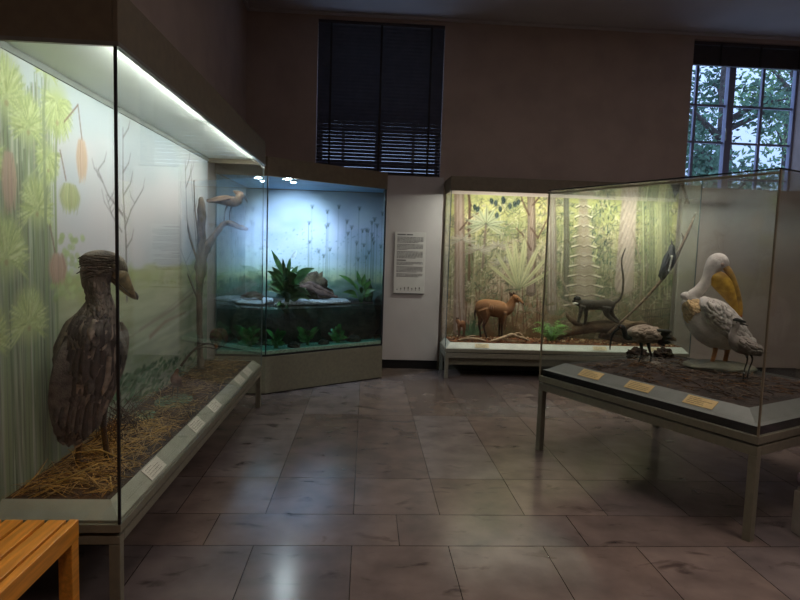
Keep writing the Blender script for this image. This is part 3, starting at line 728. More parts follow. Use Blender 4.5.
# ---- real dead tree in the far end with a forked arm
bark = mat('dead_bark', (.36, .31, .27), .9, .25, 20, .8, col2=(.50, .44, .38), bscale=50, stretch=(1, 1, .3))
T = Fig('dead_tree', 'grey forked dead tree trunk standing at the far end of the left case', 'dead tree', (-1.375, 4.95, .455), .25)
b = MB()
T.loft(b, [(201, 369, 3.4, 1), (200, 350, 2.9, 1), (199.5, 320, 2.8, 1), (199.5, 290, 3.2, 1), (201, 268, 5, 1), (202, 250, 4.6, .9), (201.5, 232, 3.8, .9), (202, 214, 4, .9), (201, 200, 2.6, .9), (200.5, 197, 1, .9)], 4, 12, .5)
T.loft(b, [(199, 262, 3, 1), (204, 251, 4.6, 1), (210, 242, 3.6, 1), (217, 232, 2.9, 1), (224, 224, 2.7, 1), (231, 223.5, 2.8, 1), (239, 227, 2.5, 1), (247, 229, 1.6, 1), (248.5, 229.3, .6, 1)], 4, 12, .4)
b.build('trunk', bark, T.root)
b = MB()
for pts in ([(198, 262, 1.1), (190, 238, .8), (186, 215, .5)], [(199, 240, .9), (195, 210, .6), (194, 180, .4)], [(198, 300, .9), (188, 275, .6), (181, 250, .35)]):
    T.tube(b, pts, 6)
b.build('twig', bark, T.root)
# ---- hamerkop on the arm
hk = mat('plumage_fawn', (.46, .38, .32), .85, .18, 30, .3, bscale=90)
Hm = Fig('hamerkop_bird', 'small pale brown crested bird standing on the forked arm of the dead tree', 'bird', T.root.matrix_world @ Vector((0, 0, 0)) if False else Vector(T.a)+T.r*T.p(227, 222).x+Vector((0, 0, T.p(227, 222).z)), .25)
b = MB()
Hm.loft(b, [(206.5, 200, .9, .8), (212, 200.5, 2.2, .8), (219, 200, 3.9, .9), (226, 200.5, 5.2, .95), (232, 201.5, 5.4, .95), (237, 201, 4.8, .9), (239.5, 197, 4, .9), (240.5, 194.5, 3.4, .85), (241, 192.5, 1.6, .8)], 4, 14)
Hm.loft(b, [(243, 194.5, 1.8, .7), (238, 193, 2.6, .6), (234.5, 191.5, 1.2, .6), (233, 190.8, .4, .6)], 3, 10)
b.mi = 1
Hm.tube(b, [(228, 204.5, 1.2), (225, 211.5, .6), (224.2, 221.3, .6)], 6); Hm.tube(b, [(232.5, 205, 1.2), (229.8, 212.3, .6), (230, 221.8, .6)], 6)
for x in (224.2, 230): Hm.tube(b, [(x-2, 222, .4), (x, 221.5, .5), (x+3, 222.6, .3)], 5)
b.build('body', [hk, mat('bird_leg_grey', (.28, .27, .28), .7, .1, 30)], Hm.root)
b = MB(); Hm.loft(b, [(242, 195, 1.6, .7), (244.8, 197.5, 1.3, .6), (246.5, 200.5, .9, .6), (247.3, 203, .3, .6)], 3, 8); b.build('bill', mat('bill_grey', (.35, .31, .29), .5, .1, 20), Hm.root)
b = MB()
for i in range(8): Hm.feather(b, (231-i*1.2, 198.2+i*.4), (216-i*1.4, 201.5), 3.2, -.045+.001*i, thick=.002)
b.build('wing', mat('plumage_fawn_dark', (.44, .36, .32), .85, .15, 30), Hm.root)
eye(Hm, 241.5, 194.5, -.022, .55, eyem)
# ---- small bird with drooped wings on the low branch
Br = Fig('low_branch', 'thin dark bare branch arching low near the far end of the left case', 'branch', (-1.34, 4.72, .46), .2)
b = MB(); Br.tube(b, [(181, 366, 1.4), (190, 354, 1.2), (200, 345.5, 1.1), (209, 343.5, .9), (218, 346, .8), (230, 347.5, .5), (243, 350, .3)], 7); Br.tube(b, [(196, 349, .9), (205, 347, .7), (216, 349, .4)], 6)
b.build('stem', mat('dark_twig', (.22, .17, .14), .9, .2, 20), Br.root)
Bq = Fig('perched_bird', 'small brown bird with drooped rounded wings perched on the low thin branch', 'bird', Br.a+Br.r*Br.p(217, 347).x+Vector((0, 0, Br.p(217, 347).z)), .2)
b = MB()
Bq.loft(b, [(219, 328.5, 1.2, .8), (219, 331.5, 3.4, .8), (218.5, 337, 4.6, .8), (217.5, 342, 3.4, .8), (216.5, 346, 1.4, .8)], 4, 12)
b.mi = 1; Bq.tube(b, [(216.5, 343, 2.2), (216.3, 346, 2.0), (216.5, 348.4, 1.0)], 8)
b.build('body', [mat('plumage_drab', (.32, .24, .18), .85, .2, 30), mat('rufous_belly', (.55, .36, .20), .85, .15, 30)], Bq.root)
for s_ in (-1, 1):
    b = MB(); cx = 218.8+s_*5.2
    Bq.loft(b, [(219+s_*2, 329.5, 2, .5, -.01), (cx-s_*.5, 333, 3.4, .4, -.015), (cx+s_*1.2, 339, 2.8, .4, -.015), (cx+s_*.8, 343.5, .8, .4, -.01)], 4, 10)
    b.build('wing', mat('plumage_dark_brown', (.24, .16, .12), .85, .2, 30), Bq.root)
b = MB(); Bq.tube(b, [(219.5, 331.5, .9, -.02), (222, 333, .6, -.04), (223.5, 335, .15, -.05)], 6); b.build('bill', M['ink'], Bq.root)
# ---- jacana on the ground
J = Fig('jacana_bird', 'small chestnut wading bird on long thin legs by the painted lily pads', 'bird', atZ(175, 402, .46), .3)
b = MB()
J.loft(b, [(183, 386, .6, .8), (180.5, 384.5, 2.6, .8), (177.5, 382, 5.2, .85), (175.3, 378, 4.8, .85), (176, 373.5, 2.2, .9), (177, 370.5, 2.1, .9), (177, 368.6, .8, .9)], 4, 12)
b.mi = 1; J.tube(b, [(174, 386, 1), (172.5, 393, .45), (172, 402, .5)], 6); J.tube(b, [(177.8, 386, 1), (177.6, 394, .45), (177, 403.5, .5)], 6)
for (x, y) in ((172, 402), (177, 403.5)):
    for dx in (-3.4, 0, 3.4): J.tube(b, [(x, y, .35), (x+dx, y+.9, .15, -.02)], 4)
b.build('body', [mat('plumage_chestnut', (.33, .22, .15), .8, .2, 30), mat('bird_leg_olive', (.28, .26, .20), .7, .1, 20)], J.root)
b = MB(); J.tube(b, [(177.5, 370.5, .8), (180.3, 371.5, .4), (181.6, 372.2, .1)], 6); b.build('bill', mat('bill_blue', (.45, .48, .50), .5, .1, 20), J.root)
# lily pad under it (painted pads carry on as a real one)
tag(MB().prism([(math.cos(i*2*PI/22)*.115, math.sin(i*2*PI/22)*.17) for i in range(1, 22)], 0, .006).build('lily_pad', mat('lily_pad_green', (.30, .40, .29), .6, .15, 12), loc=(-1.25, 3.92, .478)), 'flat pale green lily pad on the peat behind the chestnut wader', 'lily pad')
tag(MB().prism([(math.cos(i*2*PI/22)*.085, math.sin(i*2*PI/22)*.12) for i in range(1, 22)], 0, .006).build('lily_pad', MATS['lily_pad_green'], loc=(-1.33, 3.55, .478)), 'smaller flat green lily pad on the peat nearer the tall dark bird', 'lily pad')
# cards on the left lip
tilt = math.atan2(.056, .062)
def lipL(px, py): p = atX(px, py, -.995); return Vector((-1.0, p.y, .434))
place_cards([lipL(155, 470), lipL(197, 430), lipL(215, 409), lipL(240, 383), lipL(248, 375)], M['card'], 'white label cards on the lip of the left case',
    ['large white label card on the left case lip nearest the glass corner', 'white label card on the left case lip, second along from the glass corner', 'white label card in the middle of the left case lip, close behind the second',
     'white label card near the far end of the left case lip', 'white label card at the far end of the left case lip'], PI/2, tilt, (.20, .068))

# ---------------------------------------------------------------- aquarium corner case
AP = [(XL+.008, 6.0), (-1.0, 6.0), (.215, 6.88), (.215, 7.44), (XL+.008, 7.44)]
aq = thing('aquarium_case', 'corner aquarium case lit blue with a solid plinth and dark header', 'aquarium', (-.6, 6.9, 0))
o_ = aq.location.copy(); AZ0, AZ1, AZH = .392, 2.215, 2.40
def inset(P, d):
    n = len(P); out = []
    for i in range(n):
        a, b_, c_ = Vector(P[i-1]), Vector(P[i]), Vector(P[(i+1) % n]); e1 = (b_-a).normalized(); e2 = (c_-b_).normalized()
        n1, n2 = Vector((-e1.y, e1.x)), Vector((-e2.y, e2.x)); k = (n1+n2); k = k/max(.2, k.dot(n1)); out.append(tuple(b_+k*d))
    return out
loc(MB().prism(AP, .012, AZ0)).build('plinth', M['olive'], aq, bevel=.003)
loc(MB().prism(inset(AP, .03), 0, .0125)).build('toe_recess', M['black'], aq)
loc(MB().prism(inset(AP, .004), AZ0, AZ0+.02)).build('silicone_seal', M['black'], aq)
h = MB(); i0, i1 = inset(AP, -.004), inset(AP, .03); n = 5
for i in range(n):
    j = (i+1) % n; h.prism([i0[i], i0[j], i1[j], i1[i]], AZ1-.004, AZH)
h.prism(inset(AP, .03), AZH-.02, AZH)
loc(h).build('header', M['olive_dark'], aq)
skyc = mat('tank_ceiling', (.45, .62, .72), .6, .05, 3)
loc(MB().prism(inset(AP, .032), AZ1+.004, AZ1+.014)).build('inner_ceiling', skyc, aq)
for (p, q_) in ((AP[0], AP[1]), (AP[1], AP[2])):
    g = MB(); glass_box(g, (p[0], p[1]+.0), (q_[0], q_[1]), .010, AZ0+.02, AZ1); loc(g).build('glass_panel', M['aqglass'], aq)
loc(MB().box((-1.006, 6.0, AZ0+.02), (-.994, 6.012, AZ1))).build('corner_seam', mat('seam_teal', (.10, .16, .18), .4, .1, 10), aq)
loc(MB().box((.195, 6.87, AZ0+.02), (.213, 6.90, AZ1))).build('corner_seam', M['black'], aq)
# painted backdrops: back, right and left
def aqpaint(c, reeds, seed):
    c.grad([(.4, (.06, .14, .16)), (.86, (.07, .18, .20)), (.9, (.26, .40, .40)), (1.05, (.34, .50, .46)), (1.12, (.52, .64, .46)), (1.22, (.50, .66, .56)), (1.3, (.52, .66, .72)), (1.7, (.56, .66, .84)), (2.22, (.46, .60, .70))])
    nz = c.noise((.5, .25), 3); c.blend(nz*.8*(c.V > 1.2), (.62, .78, .82)); c.blend(-nz*.7*(c.V > 1.2), (.25, .50, .66))
    for i in range(120):
        u = c.r.uniform(c.u0, c.u1); c.blob(u, 1.0+c.r.uniform(-.06, .14), c.r.uniform(.04, .13), c.r.uniform(.02, .06), c.jit((.22, .40, .34), .08), .5, .7)
    for i in range(reeds):
        u = c.u0+(c.u1-c.u0)*(c.r.uniform(.45, 1) if c.u1-c.u0 > 1 else c.r.rand()); top = c.r.uniform(1.35, 2.12)
        c.stroke([(u, .95), (u+c.r.uniform(-.01, .01), top)], .004, .003, c.jit((.30, .44, .42), .04), .6)
        for k in range(5): c.stroke([(u, top-.01), (u+(k-2)*.011, top+.035)], .004, .002, (.22, .34, .34), .65)
    for i in range(160):
        u = c.r.uniform(c.u0, c.u1); c.blob(u, c.r.uniform(1.15, 1.75), .01, .008, c.jit((.24, .42, .38), .05), .45)
c = Canvas(XL+.02, .20, AZ0+.02, AZ1+.003, .011, 21); aqpaint(c, 30, 1)
x_ = c.board('painted_backdrop', lambda u, v: (u, 7.425, v), aq, .01, vpaint, .62, (1.12, 1.05, 1.0)); x_.data.transform(Matrix.Translation(-o_))
c = Canvas(6.90, 7.415, AZ0+.02, AZ1+.003, .011, 22); aqpaint(c, 20, 2)
x_ = c.board('painted_side', lambda u, v: (.200, 7.415+6.90-u, v), aq, .01, vpaint, .62, (1.12, 1.05, 1.0)); x_.data.transform(Matrix.Translation(-o_))
c = Canvas(6.02, 7.415, AZ0+.02, AZ1+.003, .011, 23); aqpaint(c, 16, 3)
x_ = c.board('painted_side', lambda u, v: (XL+.022, u, v), aq, .01, vpaint, .62, (1.12, 1.05, 1.0)); x_.data.transform(Matrix.Translation(-o_))
spotm = emit_mat('spot_glass', (.80, .93, 1.0), 350)
for k, (lx, ly) in enumerate(((-.805, 6.104), (-.80, 6.42))):
    fit = loc(MB().tube([(lx, ly, AZ1+.006), (lx, ly, AZ1-.012)], [.042, .036], 16)).build('spotlight', mat('spot_ring', (.5, .52, .54), .3, .05, 10, metal=.6), aq)
    x_ = loc(MB().tube([(lx, ly, AZ1-.0125), (lx, ly, AZ1-.016)], .026, 16)).build('spotlight_lens', spotm, fit)
    l = bpy.data.lights.new('tank_spot', 'SPOT'); l.energy = (75, 135)[k]; l.color = (.57, .74, 1.0); l.spot_size = (1.9, 1.25)[k]; l.spot_blend = .8; l.shadow_soft_size = .03
    lo = bpy.data.objects.new('tank_spot', l); COL.objects.link(lo); lo.location = (lx, ly, AZ1-.05); lo.rotation_euler = (Vector((-.92 if k else -.6, 7.42 if k else 7.2, 1.60 if k else .95))-Vector((lx, ly, AZ1-.05))).to_track_quat('-Z', 'Y').to_euler()
# water and ground inside
WAT = glass_mat('tank_water', (.62, .86, .84), .8)
wp = inset(AP, .014); loc(MB().prism(wp, .455, .872)).build('water', WAT, aq)
tag(MB().prism(inset(AP, .0165), AZ0+.021, .445).build('sand_bed', mat('pale_sand', (.62, .70, .62), .9, .1, 40, .4), None), 'pale sand bed on the bottom of the aquarium', 'sand', None, 'stuff')
rockm = mat('tank_rock', (.13, .12, .10), .85, .4, 6, 1.0, col2=(.22, .21, .16), bscale=20)
def lump(name, label, cat, c, r, m_, seed, amp=.3, fr=3, group=None, rz=0, flat=True):
    mb = MB(); bmesh.ops.create_icosphere(mb.b, subdivisions=4, radius=1)
    for v in mb.b.verts:
        d = v.co.normalized(); k = 1+amp*mnoise.fractal(d*fr+Vector((seed, 0, 0)), 1.0, 2.0, 4)
        v.co = Vector((d.x*r[0], d.y*r[1], d.z*r[2]))*k
        if flat: v.co.z = max(v.co.z, -r[2]*.55)
    for f_ in mb.b.faces: f_.smooth = True
    if flat:
        zmin = min(v.co.z for v in mb.b.verts)
        for v in mb.b.verts: v.co.z -= zmin
    o = mb.build(name, m_, loc=c); o.rotation_euler[2] = rz; return tag(o, label, cat, group)
def slabw(name, label, cat, poly, z0, z1, m_, seed):
    mb = MB(); P = [Vector((*p, 0)) for p in poly]; n = len(P); dense = []
    for i in range(n):
        for k in range(8): dense.append(P[i].lerp(P[(i+1) % n], k/8))
    cx = sum((p for p in dense), Vector())/len(dense); rings = []
    for t, s_ in ((0, .9), (.3, 1), (.7, .98), (1, .9)):
        rings.append([(cx.x+(p.x-cx.x)*s_*(1+.05*vn((p.x*9, p.y*9, t*3+seed))), cx.y+(p.y-cx.y)*s_*(1+.05*vn((p.y*9, p.x*9, t*3+seed))), z0+(z1-z0)*(t+.12*vn((p.x*14, p.y*14, seed)) if 0 < t < 1 else t)) for p in dense])
    mb.ring_loft(rings); return tag(mb.build(name, m_), label, cat)
slabw('rock_shelf', 'dark rock wall rising behind the water across the aquarium', 'rock', [(-1.44, 6.45), (-1.05, 6.32), (-.4, 6.72), (.05, 6.98), (.16, 7.05), (.16, 7.36), (-1.44, 7.36)], .446, .878, rockm, 3)
slabw('sand_bank', 'bright white gravel bank at the waterline in the middle of the aquarium', 'gravel', [(-.98, 6.42), (-.45, 6.68), (-.17, 6.92), (-.22, 7.16), (-.6, 7.2), (-.95, 7.0)], .874, .915, mat('white_gravel', (.72, .76, .78), .9, .2, 60, .8, bscale=120), 5)['kind'] = 'stuff'
slabw('sand_bank', 'pale gravel bank at the waterline behind the left glass of the aquarium', 'gravel', [(-1.42, 6.5), (-1.12, 6.42), (-1.05, 6.8), (-1.1, 7.1), (-1.42, 7.2)], .874, .905, MATS['white_gravel'], 7)['kind'] = 'stuff'
lump('tree_stump', 'rough brown tree stump behind the leafy plant in the aquarium', 'stump', (-.62, 7.05, .91), (.17, .13, .19), mat('wet_bark', (.30, .25, .19), .85, .3, 9, 1.0, col2=(.42, .36, .26), bscale=25), 5, .5, 2)
drift = mat('driftwood', (.38, .30, .27), .85, .25, 14, .7, bscale=40)
Dq = Fig('driftwood', 'knotted driftwood lying on the white gravel bank in the aquarium', 'driftwood', (-.40, 6.84, .917))
b = MB(); Dq.loft(b, [(293, 285, 1.5, 1), (300, 288, 3, 1), (309, 287, 3.6, 1), (318, 291, 3, 1), (328, 295, 2.2, 1), (338, 297, 1, 1)], 4, 10, .5); Dq.loft(b, [(300, 290, 1.5, 1), (308, 283, 2, 1), (316, 286, 2.2, 1), (326, 291, 1.6, 1), (334, 294, .7, 1)], 4, 8, .4)
Dq.tube(b, [(304, 288, 1.6), (303, 294, 1.8), (300, 297, .8)], 6); Dq.tube(b, [(320, 292, 1.6), (318, 296, 1.2), (322, 298, .7)], 6); b.build('wood', drift, Dq.root)
def plant(name, label, c, leaves, m_, seed, group=None, wid=.05, stemr=.003, flowers=()):
    t = thing(name, label, 'plant', c, 0, group); random.seed(seed); mb = MB(); st = MB()
    for (dx, dy, dz, w_, dr) in leaves:
        e = Vector((dx, dy, dz)); k = .42; s0 = Vector((random.uniform(-.02, .02), random.uniform(-.02, .02), 0)); mid = Vector((dx*k*.6, dy*k*.6, dz*(k+.1)))
        st.tube([s0, mid*.6+Vector((0, 0, dz*.04)), mid], [stemr, stemr, stemr*.7], 5); mb.leaf(mid, e, w_, (random.uniform(-.7, .5), -1, random.uniform(.1, .8)), dr, 6, .25)
    mb.build('leaves', m_, t); st.build('stems', m_, t)
    for (dx, dy, dz) in flowers:
        fl_ = MB(); fl_.leaf((dx-.01, dy, dz-.05), (dx+.035, dy, dz+.04), .045, (0, -1, 0), 0, 6, .5); fl_.build('flower', mat('spathe_white', (.85, .88, .88), .5, .02, 10), t)
    return t
gdark = mat('leaf_dark_green', (.16, .30, .17), .35, .25, 10, col2=(.26, .42, .22)); gmid = mat('leaf_mid_green', (.25, .42, .20), .4, .25, 10)
random.seed(31); lv = []
for i in range(60):
    a = random.uniform(0, 2*PI); r = random.uniform(.10, .29); lv.append((math.cos(a)*r+.02, math.sin(a)*r*.7, random.uniform(.06, .44), random.uniform(.06, .10), random.uniform(.2, 1.0)))
lv += [(-.17, -.05, .58, .06, .1), (.03, 0, .52, .06, .3), (-.04, -.1, .50, .06, .2), (-.1, -.12, -.02, .07, .3), (.02, -.14, -.04, .08, .3)]
plant('peace_lily', 'dense dark leafy plant with a white bloom near the front corner of the aquarium', (-.86, 6.52, .91), lv, gdark, 3, flowers=((.06, .03, .53),))
random.seed(33); lv = [(a*1.25, b_*1.2, c_*1.2, d_*1.15, e_) for (a, b_, c_, d_, e_) in [(-.22, -.05, .30, .05, .35), (-.18, -.1, .14, .05, .6), (.09, 0, .24, .05, .5), (.14, -.04, .16, .05, .6), (-.05, 0, .33, .045, .2), (.03, .02, .3, .05, .2), (-.1, .05, .22, .04, .4), (.12, .05, .10, .04, .6), (0, -.08, .18, .04, .5), (-.13, .02, .08, .04, .6)]]
plant('rosette_plant', 'arching strap leaved plant at the right end of the aquarium', (-.05, 7.03, .88), lv, gmid, 5)
lump('mossy_rock', 'upright mossy stone behind the strap leaved plant in the aquarium', 'rock', (.03, 7.20, .88), (.055, .05, .17), mat('moss_stone', (.26, .32, .22), .9, .3, 15, .6), 8, .3, 2)
lump('gravel_pebble', 'rounded stone on the left end of the aquarium gravel bank', 'stone', (-1.28, 6.75, .903), (.11, .07, .06), drift, 11, .3, 2)
random.seed(35)
for k, (x, y, lb) in enumerate(((-.93, 6.22, 'underwater plant nearest the front corner of the aquarium'), (-.62, 6.46, 'bright green underwater plant left of the aquarium middle'), (-.30, 6.68, 'bright green underwater plant right of the aquarium middle'), (-1.2, 6.2, 'dark underwater plant behind the left glass of the aquarium'))):
    lv = [(random.uniform(-.13, .13), random.uniform(-.08, .06), random.uniform(.06, .25), .045, random.uniform(.1, .6)) for i in range(22)]
    plant('aquatic_plant', lb, (x, y, .446), lv, mat('aquatic_leaf', (.22, .46, .20), .4, .3, 10), 40+k, 'aquatic plants rooted in the sand bed')
for k, (x, y, r_, lb) in enumerate(((-.75, 6.30, .05, 'small dark stone on the sand bed near the front corner of the aquarium'), (-.45, 6.55, .045, 'small dark stone on the sand bed in the middle of the aquarium'), (-.12, 6.80, .06, 'small dark stone on the sand bed at the right of the aquarium'))):
    lump('stone', lb, 'stone', (x, y, .444), (r_*1.3, r_, r_*.8), rockm, 50+k, .3, 2, 'dark stones on the sand bed')

# ---------------------------------------------------------------- forest case against the back wall
FX0, FX1, FY0, FY1 = .965, 3.99, 6.935, YB-.022
FZ0, FZ1, FZH = .36, 2.235, 2.40
fc = thing('display_case', 'wide bright display case with painted jungle backdrop against the back wall', 'display case', ((FX0+FX1)/2, FY0, 0)); o_ = fc.location.copy()
f = MB().box((FX0+.005, FY0+.005, .25), (FX1-.005, FY0+.05, .31)).box((FX0+.005, FY0+.05, .25), (FX0+.05, FY1, .31)).box((FX1-.05, FY0+.05, .25), (FX1-.005, FY1, .31))
loc(f).build('table_frame', M['olive'], fc, bevel=.003)
loc(MB().box((FX0+.05, FY0+.06, .16), (FX1-.05, FY0+.075, .30))).build('apron', M['olive'], fc)
for (x, y) in ((FX0+.005, FY0+.005), (FX0+.005, FY1-.045), (FX1-.05, FY0+.005), (FX1-.05, FY1-.045)):
    loc(MB().box((x, y, 0), (x+.045, y+.04, .249))).build('leg', M['olive'], fc, bevel=.003)
loc(MB().box((FX0+.02, FY0+.02, .311), (FX1-.02, FY1-.01, .32))).build('shadow_gap', M['black'], fc)
loc(MB().box((FX0, FY0, .321), (FX1, FY1, FZ0))).build('tray', M['olive'], fc, bevel=.002)
lp = MB(); frame_ring(lp, rect(FX0+.013, FX1-.013, FY0+.013, FY1-.04), rect(FX0+.07, FX1-.07, FY0+.07, FY1-.055), FZ0+.005, FZ0+.07, FZ0+.001); loc(lp).build('sloping_lip', M['lipw'], fc)
g = MB(); glass_box(g, (FX0+.012, FY0), (FX1-.012, FY0), .009, FZ0, FZ1); loc(g).build('glass_front', M['glass'], fc)
g = MB(); glass_box(g, (FX1, FY0), (FX1, FY1), .009, FZ0, FZ1); loc(g).build('glass_side', M['glass'], fc)
g = MB(); glass_box(g, (FX0, FY1), (FX0, FY0), .009, FZ0, FZ1); loc(g).build('glass_side', M['glass'], fc)
for x in (FX0+.001, FX1-.010): loc(MB().box((x, FY0, FZ0), (x+.009, FY0+.009, FZ1))).build('corner_seam', MATS['seam_grey'], fc)
h = MB().box((FX0-.004, FY0-.004, FZ1), (FX1+.004, FY0+.014, FZH)).box((FX0-.004, FY0+.014, FZ1), (FX0+.014, FY1, FZH)).box((FX1-.014, FY0+.014, FZ1), (FX1+.004, FY1, FZH)).box((FX0+.014, FY0+.014, FZH-.02), (FX1-.014, FY1, FZH))
loc(h).build('header', M['olive_dark'], fc, bevel=.002)
loc(MB().box((FX0+.015, FY0+.015, FZ1+.062), (FX1-.015, FY1, FZ1+.072))).build('inner_ceiling', M['white'], fc)
for (a, c_) in ((FX0+.12, FX0+1.46), (FX0+1.6, FX1-.12)):
    loc(MB().tube([(a, FY0+.034, FZ1+.036), (c_, FY0+.034, FZ1+.036)], .012, 10)).build('light_tube', tube_m, fc)
    ob = area('tube_light', ((a+c_)/2, FY0+.044, FZ1+.018), c_-a, 16, (1.0, .96, .84), (0, .25, -1), sy=.05, along=(1, 0, 0))
# jungle painting
FYM = 7.445
cv = Canvas(FX0+.01, FX1-.01, FZ0+.01, FZ1+.008, .0095, 9)
def mf(px, py): p = atY(px, py, FYM); return (p.x, p.z)
cv.grad([(.36, (.48, .38, .26)), (.7, (.56, .50, .36)), (1.0, (.56, .56, .42)), (1.4, (.60, .64, .48)), (1.8, (.70, .74, .46)), (2.24, (.76, .80, .46))])
nz = cv.noise((.35, .3), 3); cv.blend(nz*1.2, (.78, .72, .66)); cv.blend(-nz*1.3, (.46, .56, .42))
nz = cv.noise((.12, .12), 2); cv.blend(nz*.9*(cv.V < 1.0), (.60, .40, .26)); cv.blend(-nz*.7*(cv.V < 1.0), (.62, .60, .40))
cv.blend(np.clip((cv.U-2.1)/1.0, 0, 1)*.35*(cv.V < 1.3), (.46, .56, .46))
for i in range(260):                                  # thin distant stems
    u = cv.r.uniform(FX0, FX1); z0 = cv.r.uniform(.7, 1.2)
    cv.stroke([(u, z0), (u+cv.r.uniform(-.04, .04), cv.r.uniform(1.6, 2.24))], .006, .003, cv.jit([(.44, .50, .38), (.80, .80, .66), (.60, .64, .46)][cv.r.randint(3)], .05), .45)
def sprig(u, v, R, n, cols_, a=.7, up=0):
    for i in range(n):
        an = cv.r.uniform(0, 2*PI) if not up else cv.r.uniform(.1, PI-.1)
        e = (u+math.cos(an)*R*cv.r.uniform(.6, 1), v+math.sin(an)*R*cv.r.uniform(.6, 1)); cv.leaf((u, v), e, R*.24, cv.jit(cols_[cv.r.randint(len(cols_))], .05), a, (.40, .44, .36))
G1 = [(.44, .56, .42), (.62, .72, .52), (.70, .74, .58), (.36, .48, .42)]; G2 = [(.74, .72, .64), (.58, .62, .50), (.50, .48, .42)]
for i in range(330): sprig(cv.r.uniform(FX0, FX1), cv.r.uniform(.9, 2.2), cv.r.uniform(.05, .12), 7, G1 if cv.r.rand() < .6 else G2, .5)
def trunk(px, w_, c_, top=180, bot=320, bend=0, hi=None):
    a, b_ = mf(px, bot), mf(px+bend, top)
    cv.stroke([a, ((a[0]+b_[0])/2+.01, (a[1]+b_[1])/2), b_], w_*1.2, w_, c_, .9, .015)
    for i in range(16):
        o1 = cv.r.uniform(-w_, w_)*.8; cv.stroke([(a[0]+o1, a[1]), (b_[0]+o1*.8, b_[1])], .004, .003, cv.jit(hi or c_, .12), .5)
for i in range(2200):
    u, v = cv.r.uniform(FX0, FX1), cv.r.uniform(.45, 2.2); an = cv.r.uniform(0, PI); L_ = cv.r.uniform(.03, .09); c_ = [(.34, .38, .30), (.88, .86, .76), (.46, .52, .40), (.62, .50, .44) if v < 1.3 else (.44, .54, .44)][cv.r.randint(4)]
    cv.stroke([(u, v), (u+math.cos(an)*L_, v+math.sin(an)*L_), (u+math.cos(an+.8)*L_*1.7, v+math.sin(an+.8)*L_*1.7)], .005, .002, c_, .42)
trunk(459, .062, (.56, .50, .46), 180, 330, 0, (.70, .66, .62)); trunk(531, .050, (.50, .46, .42), 184, 292, 0, (.62, .58, .54)); trunk(552, .055, (.56, .54, .50), 185, 310, -1, (.72, .70, .66))
trunk(566, .035, (.48, .50, .44), 186, 300); trunk(469, .014, (.52, .46, .38), 184, 280)
def vine(pts, w_, c_): cv.stroke([mf(*p) for p in pts], w_, w_*.6, c_, .85, .012)
for pts in ([(531, 228), (538, 238), (546, 222), (549, 215)], [(531, 250), (523, 235), (516, 228)], [(529, 215), (522, 200), (520, 186)], [(533, 205), (541, 195), (547, 190)], [(460, 230), (470, 218), (480, 212)], [(466, 186), (471, 205), (468, 230), (473, 260)]): vine(pts, .012, (.46, .38, .34))
# ringed pale trunk
a, b_ = mf(585, 305), mf(583, 188)
for i in range(60):
    t = i/59; u = a[0]+(b_[0]-a[0])*t; v = a[1]+(b_[1]-a[1])*t; wd = .16*(1-t)**1.3+.062
    cv.blob(u, v, wd, .03, cv.jit((.66, .63, .56), .03), .8, .4)
    if i % 5 == 0:
        for s_ in (-1, 1): cv.stroke([(u-s_*wd*1.25, v-.012), (u-s_*wd*.4, v+.022), (u, v)], .010, .006, (.86, .84, .76), .85); cv.stroke([(u-s_*wd*1.25, v-.030), (u-s_*wd*.4, v+.004), (u, v-.018)], .006, .004, (.42, .40, .36), .7)
# twisted pink trunk
a, b_ = mf(624, 285), mf(630, 190)
cv.stroke([a, ((a[0]+b_[0])/2, (a[1]+b_[1])/2), b_], .125, .095, (.70, .66, .62), .95, .02)
for k in range(9):
    t = k/8; v = a[1]+(b_[1]-a[1])*t; u = a[0]+(b_[0]-a[0])*t
    cv.stroke([(u-.10, v-.22), (u-.03, v), (u+.07, v+.34)], .010, .007, (.54, .50, .48), .45, .03); cv.stroke([(u-.06, v-.22), (u+.01, v), (u+.09, v+.30)], .012, .006, (.84, .78, .76), .5, .03)
for pts in ([(640, 300), (643, 270), (636, 245), (632, 230)], [(600, 318), (608, 300), (625, 294), (645, 285)], [(612, 292), (610, 308), (603, 322)], [(630, 292), (632, 310), (628, 325)], [(645, 285), (648, 262), (640, 245)], [(552, 290), (545, 305), (536, 312)], [(553, 290), (560, 304), (572, 312)], [(459, 300), (466, 318), (476, 322)], [(575, 306), (562, 300), (553, 302)], [(455, 300), (462, 312), (458, 325)], [(545, 262), (560, 275), (572, 300)]): vine(pts, .014, (.64, .60, .54))
# palm crown, agave leaves, pointed leaves, leafy top and bamboo
cu, cz = mf(486, 224)
cv.stroke([(cu, cz), (cu-.02, cz-.55)], .014, .018, (.52, .48, .44), .8)
for k in range(11):
    an = PI*(-.15+1.3*k/10); R = .28; e = (cu+math.cos(an)*R, cz+math.sin(an)*R*.85-.04*abs(math.cos(an))); cv.leaf((cu, cz), e, .060, cv.jit((.60, .68, .54), .04), .95, (.34, .40, .36))
for (px, py, R) in ((462, 240, .2), (478, 250, .2), (498, 246, .18), (505, 262, .2)):
    u, v = mf(px, py)
    for k in range(9): an = PI*(-.1+1.2*k/8); cv.leaf((u, v), (u+math.cos(an)*R, v+math.sin(an)*R*.6-.03), .036, cv.jit((.66, .68, .62), .04), .75, (.44, .46, .44))
bu, bz = mf(519, 290)
for (tx, ty, w_) in ((486, 262, .05), (494, 250, .06), (505, 240, .075), (514, 236, .085), (526, 232, .09), (540, 243, .085), (548, 256, .06), (552, 270, .05)):
    cv.leaf((bu, bz), mf(tx, ty), w_, cv.jit((.72, .78, .56), .03), .95, (.48, .56, .42)); t_ = mf(tx, ty); cv.stroke([(bu, bz), ((bu+t_[0])/2+w_*.35, (bz+t_[1])/2)], .006, .003, (.50, .58, .46), .7)
